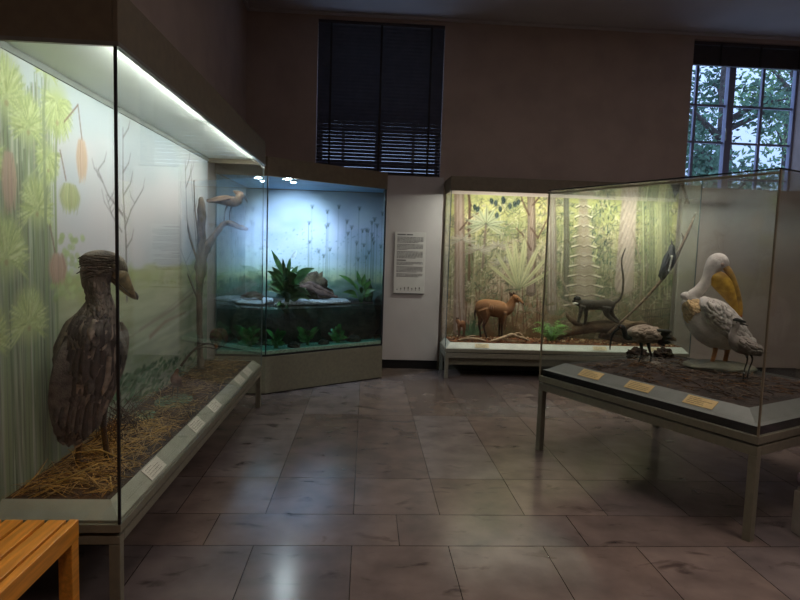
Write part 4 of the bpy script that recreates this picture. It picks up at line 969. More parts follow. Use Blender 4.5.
for (px, py) in ((474, 206), (479, 208), (496, 202), (500, 208), (505, 200), (510, 205), (514, 203), (519, 201), (497, 214), (491, 200), (583-80, 198)):
    u, v = mf(px, py); cv.leaf((u, v+.03), (u+cv.r.uniform(-.03, .05), v-.06), .055, cv.jit((.20, .34, .38), .04), .9, (.5, .6, .6))
for i in range(230):
    px, py = cv.r.uniform(592, 672), cv.r.uniform(192, 262)
    if 612 < px < 640 or py > 262: continue
    u, v = mf(px, py); an = cv.r.uniform(-2.2, -.9); cv.leaf((u, v), (u+math.cos(an)*.07, v+math.sin(an)*.07), .022, cv.jit([(.34, .46, .42), (.74, .80, .52), (.46, .56, .44)][cv.r.randint(3)], .05), .8)
for i in range(60):
    px = cv.r.uniform(640, 671); cv.stroke([mf(px, 190), mf(px+1, cv.r.uniform(260, 300))], .006, .006, cv.jit([(.74, .78, .58), (.52, .60, .46)][cv.r.randint(2)], .04), .6)
for i in range(40):
    u, v = mf(cv.r.uniform(455, 672), cv.r.uniform(300, 325)); sprig(u, v, cv.r.uniform(.08, .16), 10, [(.50, .62, .46), (.60, .60, .44), (.66, .54, .40)], .6, 1)
u, v = mf(463, 335); sprig(u+.12, v, .24, 14, [(.36, .54, .40), (.46, .62, .46)], .85, 1)
for i in range(22):
    px = cv.r.uniform(460, 545); cv.stroke([mf(px, 330), mf(px+cv.r.uniform(-5, 5), cv.r.uniform(285, 312))], .006, .004, (.50, .34, .28), .7)
for k in range(12): cv.stroke([mf(645+k*2.2, 310), mf(645+k*2.2, 325)], .005, .004, (.36, .36, .34), .6)
for (ya, yb) in ((311, 308), (318, 315)): cv.stroke([mf(642, ya), mf(670, yb)], .006, .006, (.38, .38, .36), .6)
x_ = cv.board('painted_backdrop', lambda u, v: (u, FYM, v), fc, .012, vpaint, .50, (1.0, .95, .92), 1.4); x_.data.transform(Matrix.Translation(-o_)); tag(x_, 'jungle painting of trunks, palms and vines')
FG = (FX0+.072, FX1-.072, FY0+.072, FYM-.004); FB = [(2.55, 7.3, .25, .03)]
ground('forest_soil', *FG, .435, .016, M['soil2'], .035, 6, 'reddish brown leaf litter ground in the jungle case', bumps=FB)
leafm = [mat('leaf_tan', (.62, .42, .24), .8, .2, 20), mat('leaf_rust', (.46, .22, .10), .8, .2, 20), mat('leaf_cream', (.72, .62, .48), .8, .15, 20)]
random.seed(77); mb = MB(); pk = mkpick(FG[0]+.03, FG[1]-.03, FG[2]+.03, FG[3]-.03, .435, .016, 6, FB)
for i in range(1500):
    x, y, z = pk(); a = random.uniform(0, 2*PI); ln = random.uniform(.02, .05); mb.mi = random.randrange(3); mb.leaf((x, y, z+.004), (x+math.cos(a)*ln, y+math.sin(a)*ln*.6, z+random.uniform(.004, .028)), ln*.5, (0, 0, 1), 0, 2, .3)
tag(mb.build('fallen_leaves', leafm), 'dry fallen leaves scattered over the jungle case ground', 'leaves', None, 'stuff')
# twisted pale root along the front
RT = Fig('twisted_root', 'pale twisted root lying in front of the standing brown antelope', 'root', (1.75, 7.06, .448))
b = MB()
RT.loft(b, [(490, 341.5, .8, 1), (497, 339.5, 1.3, 1), (505, 337, 1.5, 1), (512, 334.5, 1.5, 1), (517, 336.5, 1.4, 1), (523, 338, 1.2, 1), (530, 341, .6, 1)], 4, 8, .4)
RT.loft(b, [(503, 338.5, .9, 1), (509, 340.5, 1.3, 1), (517, 341.5, 1.2, 1), (524, 341, .6, 1)], 4, 8, .4); RT.tube(b, [(512, 335, .8), (519, 332.8, .6), (525, 338, .4)], 6)
b.build('root', mat('pale_root', (.68, .58, .46), .85, .2, 20, .5), RT.root)
RT = Fig('twisted_root', 'short pale root lying in front of the small young antelope', 'root', (1.28, 7.06, .448))
b = MB(); RT.loft(b, [(457, 340.5, .7, 1), (464, 339, 1.3, 1), (472, 338.5, 1.4, 1), (480, 339.5, 1.2, 1), (486, 341, .6, 1)], 4, 8, .4); RT.tube(b, [(464, 339, .8), (470, 336, .6), (476, 335.5, .3)], 6); b.build('root', MATS['pale_root'], RT.root)

def fuse(o, vox=.008, it=4):
    r = o.modifiers.new('remesh', 'REMESH'); r.mode = 'VOXEL'; r.voxel_size = vox; r.use_smooth_shade = True
    s_ = o.modifiers.new('smooth', 'SMOOTH'); s_.factor = .5; s_.iterations = it
# ---- antelope
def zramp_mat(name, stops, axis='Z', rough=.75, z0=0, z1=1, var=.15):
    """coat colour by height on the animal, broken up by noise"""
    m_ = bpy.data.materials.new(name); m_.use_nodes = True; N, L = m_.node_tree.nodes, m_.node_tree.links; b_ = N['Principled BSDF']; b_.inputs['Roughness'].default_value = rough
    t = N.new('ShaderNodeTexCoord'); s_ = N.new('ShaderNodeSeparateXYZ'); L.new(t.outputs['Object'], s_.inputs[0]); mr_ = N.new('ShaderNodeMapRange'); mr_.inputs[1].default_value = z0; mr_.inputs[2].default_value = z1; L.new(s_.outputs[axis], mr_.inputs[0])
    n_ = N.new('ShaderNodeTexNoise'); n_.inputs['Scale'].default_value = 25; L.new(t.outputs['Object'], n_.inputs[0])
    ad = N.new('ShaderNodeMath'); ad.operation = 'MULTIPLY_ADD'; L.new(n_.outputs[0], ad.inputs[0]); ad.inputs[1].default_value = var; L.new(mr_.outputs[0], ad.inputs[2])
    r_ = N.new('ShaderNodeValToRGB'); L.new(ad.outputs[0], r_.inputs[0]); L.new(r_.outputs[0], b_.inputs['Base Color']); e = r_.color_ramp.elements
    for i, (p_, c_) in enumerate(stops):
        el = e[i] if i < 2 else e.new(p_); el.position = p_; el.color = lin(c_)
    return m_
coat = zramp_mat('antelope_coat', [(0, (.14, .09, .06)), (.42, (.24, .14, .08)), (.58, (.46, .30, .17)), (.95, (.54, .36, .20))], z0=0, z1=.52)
D = Fig('antelope', 'brown hornless antelope standing in profile facing right in the jungle case', 'antelope', (1.62, 7.2, .442))
D.a.x = atY(491, 336, 7.2).x; D.root.location.x = D.a.x
b = MB()
D.loft(b, [(475.2, 310, 1.5, .8), (477.5, 308.8, 4.8, .75), (481, 307.3, 7.2, .7), (486, 307, 7.9, .72), (491, 307.8, 8.3, .75), (497, 308.8, 8.6, .72), (502.5, 309.4, 7.8, .65), (507, 309.2, 6.3, .6), (510.2, 306.2, 4.9, .6), (512, 302.5, 3.9, .62), (513.4, 299.3, 3.3, .65), (513.8, 297.3, 2, .7)], 4, 18)
D.loft(b, [(511.8, 297.6, 1.8, .8), (513.6, 297.6, 3.2, .75), (515.8, 298.4, 3.5, .72), (518.2, 300, 2.8, .7), (520.6, 301.8, 2.0, .75), (522.6, 303.2, 1.5, .8), (523.7, 304, .7, .8)], 4, 14)
for (pts) in ([(480, 309, 5.4, .026), (480.8, 315, 4.2, .032), (480.6, 320, 2.5, .035), (479.2, 325, 1.5, .035), (480, 330, 1.1, .035), (480.6, 337.2, 1.1, .035)], [(483.5, 309, 6.2, -.026), (485.5, 315.5, 4.6, -.034), (485.3, 321, 2.5, -.035), (483.5, 326, 1.4, -.035), (484.8, 331, 1.1, -.035), (486.6, 337.8, 1.1, -.035)],
             [(501, 312, 3.2, .03), (500, 321, 1.7, .03), (499.3, 328, 1.15, .03), (499.4, 336.8, 1.05, .03)], [(504.5, 312, 3.2, -.03), (503, 321, 1.7, -.03), (502, 328, 1.15, -.03), (502, 337.2, 1.05, -.03)]):
    D.tube(b, pts, 9)
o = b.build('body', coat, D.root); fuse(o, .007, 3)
for (dx, off) in ((0, -.018), (3.8, .02)):
    b = MB(); A, B = D.p(512.4+dx*.45, 296, off), D.p(508.9+dx*1.15, 292.0 if dx == 0 else 291.8, off-.01); b.leaf(A, B, .042, (0, -1, 0), 0, 5, .5); x_ = b.build('ear', mat('ear_brown', (.30, .19, .12), .8, .15, 30), D.root); sd = x_.modifiers.new('thick', 'SOLIDIFY'); sd.thickness = .004
eye(D, 517.6, 298.6, -.026, .6, eyem)
b = MB(); D.tube(b, [(476, 309, 1.2), (474.8, 314, .9), (475.5, 320, .5)], 7); b.build('tail', mat('tail_dark', (.20, .12, .08), .8, .15, 30), D.root)
b = MB(); b.ball(D.p(523.4, 303.4), 1.05*D.s, 8, 6); b.build('nose', mat('nose_black', (.07, .06, .06), .4, .1, 20), D.root)
b = MB(); D.loft(b, [(519, 302, .9, 1.9), (521, 303.6, .8, 1.7), (522.6, 304.4, .5, 1.5)], 3, 8); b.build('chin', mat('chin_white', (.80, .75, .66), .8, .05, 30), D.root)
b = MB()
for (x, y) in ((490.5, 306), (492.5, 307), (488.8, 305)): D.tube(b, [(x, y-3, .25, -.073), (x+.6, y+1, .35, -.083), (x+.4, y+5, .2, -.078)], 5)
b.build('flank_stripes', mat('coat_stripe', (.66, .48, .32), .8, .1, 30), D.root)
# ---- small young one
Y = Fig('young_antelope', 'tiny brown young animal standing at the left end of the jungle case', 'young antelope', (atY(461, 336, 7.2).x, 7.2, .442))
b = MB()
Y.loft(b, [(465.3, 323.5, 1.5, 1), (463.5, 323.6, 3.1, 1), (460.8, 324, 3.2, 1), (458.8, 322.8, 2.3, 1), (457.6, 320.8, 1.9, 1), (456.6, 320.6, 1.3, 1), (455.6, 321.4, .7, 1)], 4, 12)
for (x, off) in ((464.5, .02), (463.2, -.02), (459.6, .02), (458.3, -.02)): Y.tube(b, [(x, 325, 1.4, off), (x+.2, 330, .8, off), (x, 336.6, .7, off)], 7)
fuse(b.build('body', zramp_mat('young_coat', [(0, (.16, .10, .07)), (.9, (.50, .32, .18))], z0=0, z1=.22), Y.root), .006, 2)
for dx in (0, 1.8):
    b = MB(); b.leaf(Y.p(457.2+dx*.5, 319.6, -.01+dx*.01), Y.p(456.6+dx, 317.2, -.01+dx*.01), .02, (0, -1, 0), 0, 4, .5); x_ = b.build('ear', MATS['ear_brown'], Y.root); sd = x_.modifiers.new('thick', 'SOLIDIFY'); sd.thickness = .003
# ---- logs, monkey, pole, black bird, fern
barkf = mat('fallen_log_bark', (.33, .25, .18), .9, .3, 9, .9, col2=(.48, .38, .28), bscale=30, stretch=(.4, 1, 1))
Lg = Fig('fallen_log', 'large fallen forked log under the monkey in the jungle case', 'log', (atY(610, 335, 7.22).x, 7.22, .440))
b = MB()
Lg.loft(b, [(553, 338, 2, 1), (566, 333, 4, .9), (582, 328.5, 5.2, .9), (600, 327, 6.5, .9), (620, 328, 8, .8), (640, 330, 8.5, .8), (655, 333, 6.5, .8), (668, 337, 3.5, .8), (676, 340, 1.2, .8)], 4, 14, .35)
Lg.loft(b, [(590, 329, 3, 1), (580, 325, 3, 1), (572, 320.5, 2.6, 1), (567.5, 315, 1.8, 1), (566.5, 311.5, .6, 1)], 4, 10, .3)
Lg.loft(b, [(600, 334, 4, .8), (612, 338, 3.2, .8), (626, 340, 2.6, .8), (640, 341, 1.5, .8)], 4, 10, .3)
b.build('log', barkf, Lg.root)
Mk = Fig('guenon_monkey', 'slender dark monkey walking on the fallen log with its long tail raised', 'monkey', (atY(597, 324, 7.17).x, 7.17, 0))
Mk.a.z = atY(597, 324, 7.17).z; Mk.root.location.z = Mk.a.z
mcoat = mat('monkey_coat', (.20, .165, .13), .85, .25, 40, .3, col2=(.28, .23, .18))
b = MB()
Mk.loft(b, [(575.3, 299.5, 2.2, .8), (576.4, 300.4, 4.2, .85), (579, 302.3, 3.8, .85), (584, 304, 5, .7), (591, 304.8, 5, .7), (599, 304.7, 5.2, .7), (606, 305, 6.2, .65), (611, 305, 5, .6), (614.5, 303.8, 2.4, .7)], 4, 16)
for pts in ([(582.5, 306, 3.4, -.03), (580.5, 313, 2.0, -.035), (578.8, 319.5, 1.5, -.035), (577.6, 322.3, 1.3, -.035)], [(586, 306, 3.2, .03), (586, 314, 2.0, .03), (585.4, 321, 1.5, .03), (584, 324.6, 1.3, .03)],
            [(606.5, 307, 4.8, -.03), (606.5, 313.5, 3.0, -.035), (610.5, 318, 2.0, -.035), (616, 321.5, 1.5, -.035), (620, 323.6, 1.2, -.035)], [(609.5, 307, 4.6, .03), (611, 313, 3.0, .03), (615, 318, 1.9, .03), (620, 322, 1.5, .03)]): Mk.tube(b, pts, 9)
Mk.tube(b, [(613, 303.5, 2.2), (618.5, 300, 1.5), (622.3, 293, 1.2), (623.4, 279, 1.05), (621.6, 264, .95), (622.6, 256, .85), (625.8, 248, .6)], 8, 4)
fuse(b.build('body', mcoat, Mk.root), .007, 2)
b = MB(); b.ball(Mk.p(575.6, 303.2, -.01), (2.9*Mk.s, 3.6*Mk.s, 1.3*Mk.s)); b.build('white_beard', mat('fur_white', (.78, .75, .70), .85, .08, 40), Mk.root)
b = MB(); b.ball(Mk.p(577.2, 298.6), (3.9*Mk.s, 3.8*Mk.s, 2.6*Mk.s)); b.mi = 0; b.ball(Mk.p(573.6, 301.3), (1.5*Mk.s, 2*Mk.s, 1.5*Mk.s)); b.build('dark_face', mat('fur_black', (.07, .06, .06), .85, .1, 40), Mk.root)
for off in (-.016, .016): eye(Mk, 573, 300.2, off, .45, mat('amber_eye', (.5, .3, .1), .2, .1, 5))
Po = Fig('leaning_pole', 'long bare branch leaning diagonally behind the log in the jungle case', 'branch', (atY(613, 328, 7.12).x, 7.12, .5), -.03)
Po.a.z = .47; Po.root.location.z = .47
b = MB(); Po.loft(b, [(608, 334, 1.3, 1), (622, 321, 1.3, 1), (638, 306, 1.3, 1), (652, 291, 1.4, 1), (664, 277, 1.6, 1), (674, 262, 1.6, 1), (682, 245, 1.4, 1), (690, 228, 1.3, 1), (696, 212.5, .9, 1)], 4, 10, .25)
Po.tube(b, [(684, 241, 1.3), (682.5, 236, .8), (681.5, 233, .3)], 6); b.build('branch', mat('pole_bark', (.36, .28, .22), .85, .25, 20, .6, bscale=40), Po.root)
Hb = Fig('hornbill_bird', 'black bird with a whitish flank clinging upright to the leaning branch', 'bird', (atY(667, 276, 7.06).x, 7.06, 0), -.03)
Hb.a.z = atY(667, 274, 7.06).z; Hb.root.location.z = Hb.a.z
blk = mat('plumage_black', (.12, .13, .15), .6, .2, 30, .3)
b = MB(); Hb.loft(b, [(671.8, 244.5, 1.6, 1), (671.8, 247.5, 3, 1), (671.4, 251, 3.4, .9), (670.3, 256, 5.4, .8), (668.4, 262, 6, .75), (666, 267.5, 5, .75), (663.8, 272.5, 3.4, .7), (662, 277.5, 2.4, .5), (661, 280, 1, .4)], 4, 14)
b.mi = 1; Hb.tube(b, [(671, 264, 1), (673.4, 265.6, .8)], 6); Hb.tube(b, [(669.5, 269, 1), (670.8, 270.4, .8)], 6)
b.build('body', [blk, mat('bird_foot_dark', (.2, .18, .16), .7, .1, 20)], Hb.root)
b = MB(); Hb.loft(b, [(672.2, 246, 1.3, .7), (671.8, 243, 1.0, .6), (671.4, 239.5, .3, .6)], 3, 8); b.build('bill', mat('bill_dark', (.24, .22, .20), .4, .1, 20), Hb.root)
b = MB()
for i in range(7): b.ball(Hb.p(671.8-i*.45, 256.5+i*2.3, -.050+.003*(i % 2)), (1.5*Hb.s, 1.2*Hb.s, 1.5*Hb.s), 8, 5)
b.build('flank_patch', mat('plumage_white', (.74, .72, .68), .8, .08, 30), Hb.root)
b = MB(); Hb.plume(b, [(672, 249, 3, .8), (670.3, 256, 5.4, .8), (668.4, 262, 6, .75), (666, 267.5, 5, .75), (663.8, 272.5, 3.4, .7), (662, 277.5, 2.4, .5)], 40, .1, .9, 7, 3, 3, .006, .002)
b.build('wing', blk, Hb.root)
eye(Hb, 672.6, 247.6, -.026, .5, mat('amber_eye', (.5, .3, .1), .2, .1, 5))
tw = thing('fern', 'bright green fern tuft growing left of the fallen log', 'fern', (atY(551, 336, 7.16).x, 7.16, .445))
mb = MB(); random.seed(8)
for i in range(30):
    a = random.uniform(0, 2*PI); R = random.uniform(.12, .27); up = random.uniform(.08, .24); P0 = Vector((0, 0, 0)); prev = P0
    for k in range(1, 10):
        t = k/9; p = Vector((math.cos(a)*R*t, math.sin(a)*R*t*.5, up*math.sin(t*PI*.62)*1.05)); d = (p-prev).normalized(); sd = d.cross(Vector((0, -.5, 1))).normalized(); w_ = .055*(1-t*.8)
        mb.tube([prev, p], .0016, 3)
        for s_ in (-1, 1): mb.leaf(p, p+sd*s_*w_+d*w_*.4, .014, (0, -.6, 1), 0, 2, .1)
        prev = p
mb.build('fronds', mat('fern_green', (.30, .50, .18), .6, .25, 12, col2=(.44, .64, .24)), tw)
# cards on the jungle lip
tiltF = math.atan2(.065, .057)
def lipF(px): p = atY(px, 345, FY0+.035); return Vector((p.x, FY0+.038, FZ0+.038))
place_cards([lipF(482), lipF(600), lipF(655)], mat('label_card_cream', (.84, .77, .62), .7, .02, 10), 'label cards on the lip of the jungle case',
    ['pale label card on the jungle case lip below the brown antelope', 'pale label card on the jungle case lip below the monkey', 'pale label card on the jungle case lip behind the curved billed bird'], 0, tiltF, (.17, .055))

# ---------------------------------------------------------------- island case on the right
IN = Vector((2.118, 2.966, 0)); IA = math.atan2(.889, -.458)      # long side direction from the near corner
IL, IW = 1.655, 1.47
IM = Matrix.Translation(IN) @ Matrix.Rotation(IA, 4, 'Z')            # local x along the long side, local -y into the case
ic = thing('display_case', 'low glass topped island display case on the right holding the pelican', 'display case', IN, IA)
def B_(mb, x0, x1, y0, y1, z0, z1): return mb.box((x0, -y1, z0), (x1, -y0, z1))
f = MB(); z0, z1 = .478, .533
B_(f, 0, IL, .0, .045, z0, z1); B_(f, 0, IL, IW-.045, IW, z0, z1); B_(f, 0, .045, .045, IW-.045, z0, z1); B_(f, IL-.045, IL, .045, IW-.045, z0, z1)
f.build('table_frame', M['olive'], ic, bevel=.003)
for (x, y) in ((0, 0), (IL-.045, 0), (0, IW-.045), (IL-.045, IW-.045)):
    B_(MB(), x, x+.045, y, y+.045, 0, .477).build('leg', M['olive'], ic, bevel=.003)
B_(MB(), .02, IL-.02, .02, IW-.02, .534, .543).build('shadow_gap', M['black'], ic)
B_(MB(), -.002, IL+.002, -.002, IW+.002, .544, .588).build('tray', M['olive'], ic, bevel=.002)
B_(MB(), .018, IL-.018, .018, IW-.018, .589, .636).build('black_plinth', M['black'], ic)
lp = MB(); rc = lambda d: [(d, -d), (IL-d, -d), (IL-d, -(IW-d)), (d, -(IW-d))]
frame_ring(lp, rc(.018), rc(.045), .637, .645, .636); frame_ring(lp, rc(.045), rc(.135), .6455, .70, .645); lp.build('sloping_lip', mat('island_lip_grey', (.50, .51, .49), .45, .03, 12), ic)
for nm, p, q_ in (('glass_front', (IL-.008, 0), (.008, 0)), ('glass_side', (0, -.0), (0, -IW)), ('glass_side', (IL, -IW), (IL, 0)), ('glass_back', (.008, -IW), (IL-.008, -IW))):
    g = MB(); glass_box(g, p, q_, .008, .589, 1.992); g.build(nm, M['glass'], ic)
B_(MB(), 0.001, IL-.001, .001, IW-.001, 1.993, 2.001).build('glass_top', M['glass'], ic)
f = MB()
B_(f, -.002, IL+.002, -.002, .008, 2.002, 2.009); B_(f, -.002, .008, .008, IW, 2.002, 2.009); f.build('top_edge', M['black'], ic)
B_(MB(), -.001, .009, -.001, .009, .589, 2.001).build('corner_seam', mat('seam_beige', (.50, .46, .38), .4, .05, 10), ic)
B_(MB(), IL-.009, IL+.001, -.001, .009, .589, 2.001).build('corner_seam', MATS['seam_beige'], ic)
f = MB(); B_(f, .009, IL-.009, -.001, .007, 1.978, 1.991); f.build('top_seam', mat('seam_pale', (.62, .60, .50), .4, .05, 10), ic)
GI = (.14, IL-.14, -(IW-.14), -.14); IB = [(.6, -.5, .25, .02), (1.2, -.45, .2, .03)]
gr = ground('shore_mud', *GI, .688, .016, M['soil3'], .035, 11, 'brown muddy shore ground inside the island case', frame=IM, bumps=IB)
random.seed(3)
litter('shore_twigs', 'dead twigs and chips scattered on the mud in the island case', 'twigs', mkpick(GI[0]+.1, GI[1]-.1, GI[2]+.1, GI[3]-.06, .688, .016, 11, IB), 420, .04, .16, .003, [straw[1], straw[2], mat('twig_grey', (.44, .38, .33), .9, .2, 20)], 41, .15, frame=IM)
def zg(p):
    q_ = IM.inverted() @ Vector((p[0], p[1], 0)); return hgt(q_.x, q_.y, .688, .016, 11, IB)
# rock and pelican
prk = atZ(712, 370, .69)
lump('boulder', 'smooth grey green boulder under the pelican', 'rock', (prk.x+.08, prk.y+.05, .688), (.26, .17, .042), mat('shore_rock', (.44, .43, .36), .7, .15, 8, .4, bscale=20), 21, .12, 1.5, rz=-.1)
P = Fig('pelican', 'large white pelican with a long yellow bill standing on the boulder', 'bird', (prk.x+.07, prk.y+.05, .748), -.35)
wht = mat('plumage_pelican', (.86, .83, .80), .85, .05, 20, .35, bscale=70); yel = mat('pouch_yellow', (.84, .62, .14), .5, .18, 20, .1, col2=(.88, .70, .24))
b = MB()
P.loft(b, [(685, 299, 4, .9), (690, 305, 11, .85), (698, 313, 16.5, .85), (708, 321, 20.5, .85), (719, 328, 21.5, .8), (731, 334, 18, .75), (741, 339, 12, .65), (750, 343.5, 6, .5), (756, 346, 2, .4)], 5, 24)
P.loft(b, [(695, 304, 9, .9), (692, 297, 6.5, .95), (698.5, 291, 5.6, 1), (704.5, 284, 5.4, 1), (708.5, 276, 5.6, 1), (711.5, 269, 7, .95), (716, 263.5, 9.2, .8), (720, 262, 8.6, .75), (725, 264.5, 5.5, .75), (727.5, 266.5, 2.2, .8)], 5, 20)
P.loft(b, [(693, 302, 5, .8), (688, 297.8, 5.6, .9), (684, 296.2, 4.4, .9), (680.8, 296.6, 1.6, .9)], 4, 14)
b.mi = 1
P.tube(b, [(716, 342, 5, -.03), (715.5, 349, 2.6, -.03), (714, 356, 2.1, -.03), (712, 362, 2.2, -.03)], 9); P.tube(b, [(728, 343, 5, .03), (727.3, 350, 2.6, .03), (726, 357, 2.1, .03), (724.5, 363, 2.2, .03)], 9)
def web(mb, px, py, off):
    c = P.p(px, py, off); k = P.s; tips = [c+Vector((-math.cos(a)*14*k, -math.sin(a)*14*k, 0)) for a in (-.7, 0, .7, 1.3)]
    for t_ in tips: t_.z = c.z-.012; mb.tube([c, t_], [1.6*k, .8*k], 6)
    for t1, t2 in zip(tips[:-1], tips[1:]): mb.prism([(c.x, c.y), (t1.x, t1.y), (t2.x, t2.y)], c.z-.014, c.z-.006)
web(b, 712, 362, -.03); web(b, 724.5, 363, .03)
b.build('body', [wht, mat('pelican_leg', (.66, .44, .26), .6, .15, 30, .2)], P.root)
b = MB()
P.loft(b, [(706, 274, 3.5, .8), (711, 276, 6.5, .8), (718, 279.5, 8.5, .75), (724, 285.5, 8.6, .7), (729, 293, 7.2, .65), (733.5, 301.5, 5.0, .6), (737, 309.5, 3.0, .6), (739.6, 315.5, .8, .7)], 5, 16)
b.build('throat_pouch', yel, P.root)
b = MB(); P.loft(b, [(725, 266, 3.2, .9), (729.5, 273, 3.4, 1), (733.5, 282, 3.2, 1.1), (737, 293, 3.0, 1.2), (739.6, 304, 2.6, 1.2), (740.6, 313, 2.0, 1.1), (740, 317, .8, 1)], 5, 12); b.mi = 1; P.tube(b, [(740.2, 311, 1.6), (740.8, 316, 1.5), (739, 318.6, .6)], 7)
b.build('upper_bill', [mat('bill_yellow_grey', (.72, .55, .22), .5, .2, 15), mat('bill_nail', (.72, .32, .16), .5, .1, 15)], P.root)
eye(P, 722.4, 264.6, -.052, 1.25, mat('red_brown_eye', (.25, .08, .05), .15, .1, 5), mat('eye_skin', (.62, .52, .46), .6, .08, 20))
PW = [(703, 298, 3, .6, -.05), (707, 303, 7.5, .4, -.105), (715, 311, 12, .3, -.13), (725, 321, 13, .28, -.13), (736, 331, 10, .28, -.11), (746, 340, 5.5, .3, -.07), (754, 345, 1.5, .4, -.04)]
b = MB(); P.loft(b, PW, 5, 18); P.plume(b, PW, 130, .05, .9, 10, 6, 14, .008, .003, (0, 0, 1), .9)
b.build('wing', [mat('plumage_wing_white', (.82, .79, .76), .85, .05, 25, .2), mat('plumage_wing_darker', (.74, .70, .67), .85, .05, 25)], P.root)  # slightly darker feathers mixed in at random
b = MB()
for i in range(6): P.feather(b, (733+i, 333+i*1.8), (756+i*.6, 344+i*1.5), 5, -.07+.015*i, -.03+.008*i, .003)
b.build('tail', mat('plumage_grey_white', (.66, .62, .60), .85, .08, 25), P.root)
PN = [(685, 299, 4, .9), (690, 305, 11, .85), (698, 313, 16.5, .85), (708, 321, 20.5, .85)]
b = MB(); P.plume(b, PN, 110, .12, .55, 5, 3.2, 15, .004, .002, (0,), .9); b.build('breast_patch', mat('plumage_buff', (.78, .66, .48), .85, .08, 25), P.root)
# ---- small heron with black cap
eg = atZ(746, 380, .70)
E_ = Fig('night_heron', 'small pale heron with a black cap standing in front of the pelican', 'bird', (eg.x, eg.y, zg(eg)), -.3)
hw = mat('plumage_heron', (.62, .58, .55), .85, .08, 30, .2)
b = MB()
E_.loft(b, [(733.5, 321, 1.2, .9), (735, 322.5, 3.4, .8), (736, 326, 3.4, .85), (733.6, 331, 2.9, .95), (733, 337, 4.6, .95), (737, 342.5, 8, .85), (744, 345.5, 9, .8), (752, 348.5, 6.5, .75), (760, 351, 3.2, .6), (768, 352.5, 1, .5)], 4, 16)
b.mi = 1
E_.tube(b, [(744, 351, 2, -.02), (747.6, 359, .8, -.02), (744.6, 369, .7, -.02), (743, 381, .8, -.02)], 7); E_.tube(b, [(749, 351, 2, .02), (752.6, 359, .8, .02), (749.5, 368, .7, .02), (747, 378, .8, .02)], 7)
for (x, y, off) in ((743, 381, -.02), (747, 378, .02)):
    for dx in (-4, -2, 3): E_.tube(b, [(x, y, .6, off), (x+dx, y+1, .3, off-.015)], 5)
b.build('body', [hw, mat('heron_leg', (.14, .12, .11), .6, .1, 20)], E_.root)
b = MB(); E_.loft(b, [(733, 319.8, 1, 1.3), (736.5, 320, 2.1, 1.3), (741, 321, 1.7, 1.1), (746, 322.3, .7, 1)], 4, 10); b.mi = 0; b.build('black_cap', mat('cap_black', (.07, .07, .08), .7, .1, 20), E_.root)
b = MB(); E_.loft(b, [(737.5, 322.6, 1.5, .8), (742.5, 324, 1.0, .7), (748.5, 326, .3, .7)], 3, 8); b.build('bill', mat('bill_dark', (.24, .22, .20), .4, .1, 20), E_.root)
b = MB(); E_.plume(b, [(737, 340, 6, .9), (744, 345.5, 9, .85), (752, 348.5, 6.5, .8), (760, 351, 3.2, .7)], 46, .05, .95, 8, 4, 4, .005, .002)
b.build('wing', mat('plumage_heron_wing', (.56, .52, .49), .85, .08, 30), E_.root); eye(E_, 736.6, 322.2, -.024, .6, eyem)
# ---- ibis
ib = atZ(643, 366, .69)
I = Fig('ibis_bird', 'ibis with a white body, black head and long down curved bill', 'bird', (ib.x, ib.y, zg(ib)), -.1)
bk = mat('ibis_black', (.06, .055, .06), .6, .2, 20); iw = mat('plumage_ibis', (.68, .63, .56), .85, .1, 20, .3, bscale=60)
b = MB()
I.loft(b, [(627.5, 334.5, 3, .9), (631, 333.5, 6, .85), (637, 333.5, 8.5, .8), (644, 334, 9.4, .78), (651, 334.5, 8.4, .75), (657, 335.5, 5.8, .7), (662, 337, 2.6, .6)], 4, 18)
b.mi = 1
I.loft(b, [(631, 336, 4.2, .9), (626.5, 336.5, 3.6, .95), (624.6, 332, 2.6, 1), (623, 328, 2.8, .9), (620.2, 327.2, 2.6, .85), (618.4, 328.2, 1.6, .85)], 4, 14)
I.tube(b, [(641, 341, 2.6, -.02), (641.8, 350, 1.3, -.02), (641.6, 354, 1.1, -.02), (639.6, 360, .9, -.02), (638, 366, 1, -.02)], 8); I.tube(b, [(648, 341, 2.6, .02), (649.6, 350, 1.3, .02), (651.2, 355, 1.1, .02), (650.6, 360, .9, .02), (650, 366, 1, .02)], 8)
for (x, y, off) in ((638, 366, -.02), (650, 366, .02)):
    for dx, oo in ((-5, 0), (-3.5, -.035), (-3.5, .035), (3, 0)): I.tube(b, [(x, y, .8, off), (x+dx, y+.6, .35, off+oo)], 5)
b.build('body', [iw, bk], I.root)
b = MB(); I.tube(b, [(620, 327.8, 1.6), (615.5, 330.8, 1.35), (612, 336.5, 1.1), (610.4, 343, .85), (610, 350, .4)], 8, 4); b.build('bill', bk, I.root)
b = MB(); random.seed(2)
for i in range(16): I.feather(b, (655+random.uniform(-2, 1), 330+i*.5), (667+random.uniform(-3, 5.5), 332+i*.95), 4, -.035+i*.004, -.03+i*.004, .003)
b.build('tail_plumes', bk, I.root)
b = MB(); I.plume(b, [(631, 333.5, 6, .85), (637, 333.5, 8.5, .82), (644, 334, 9.4, .8), (651, 334.5, 8.4, .78), (657, 335.5, 5.8, .72)], 70, .05, .95, 7, 4, 4, .005, .002)
b.build('wing', mat('plumage_ibis_wing', (.64, .58, .51), .85, .1, 20), I.root); eye(I, 620.4, 326.8, -.02, .5, mat('amber_eye', (.5, .3, .1), .2, .1, 5))
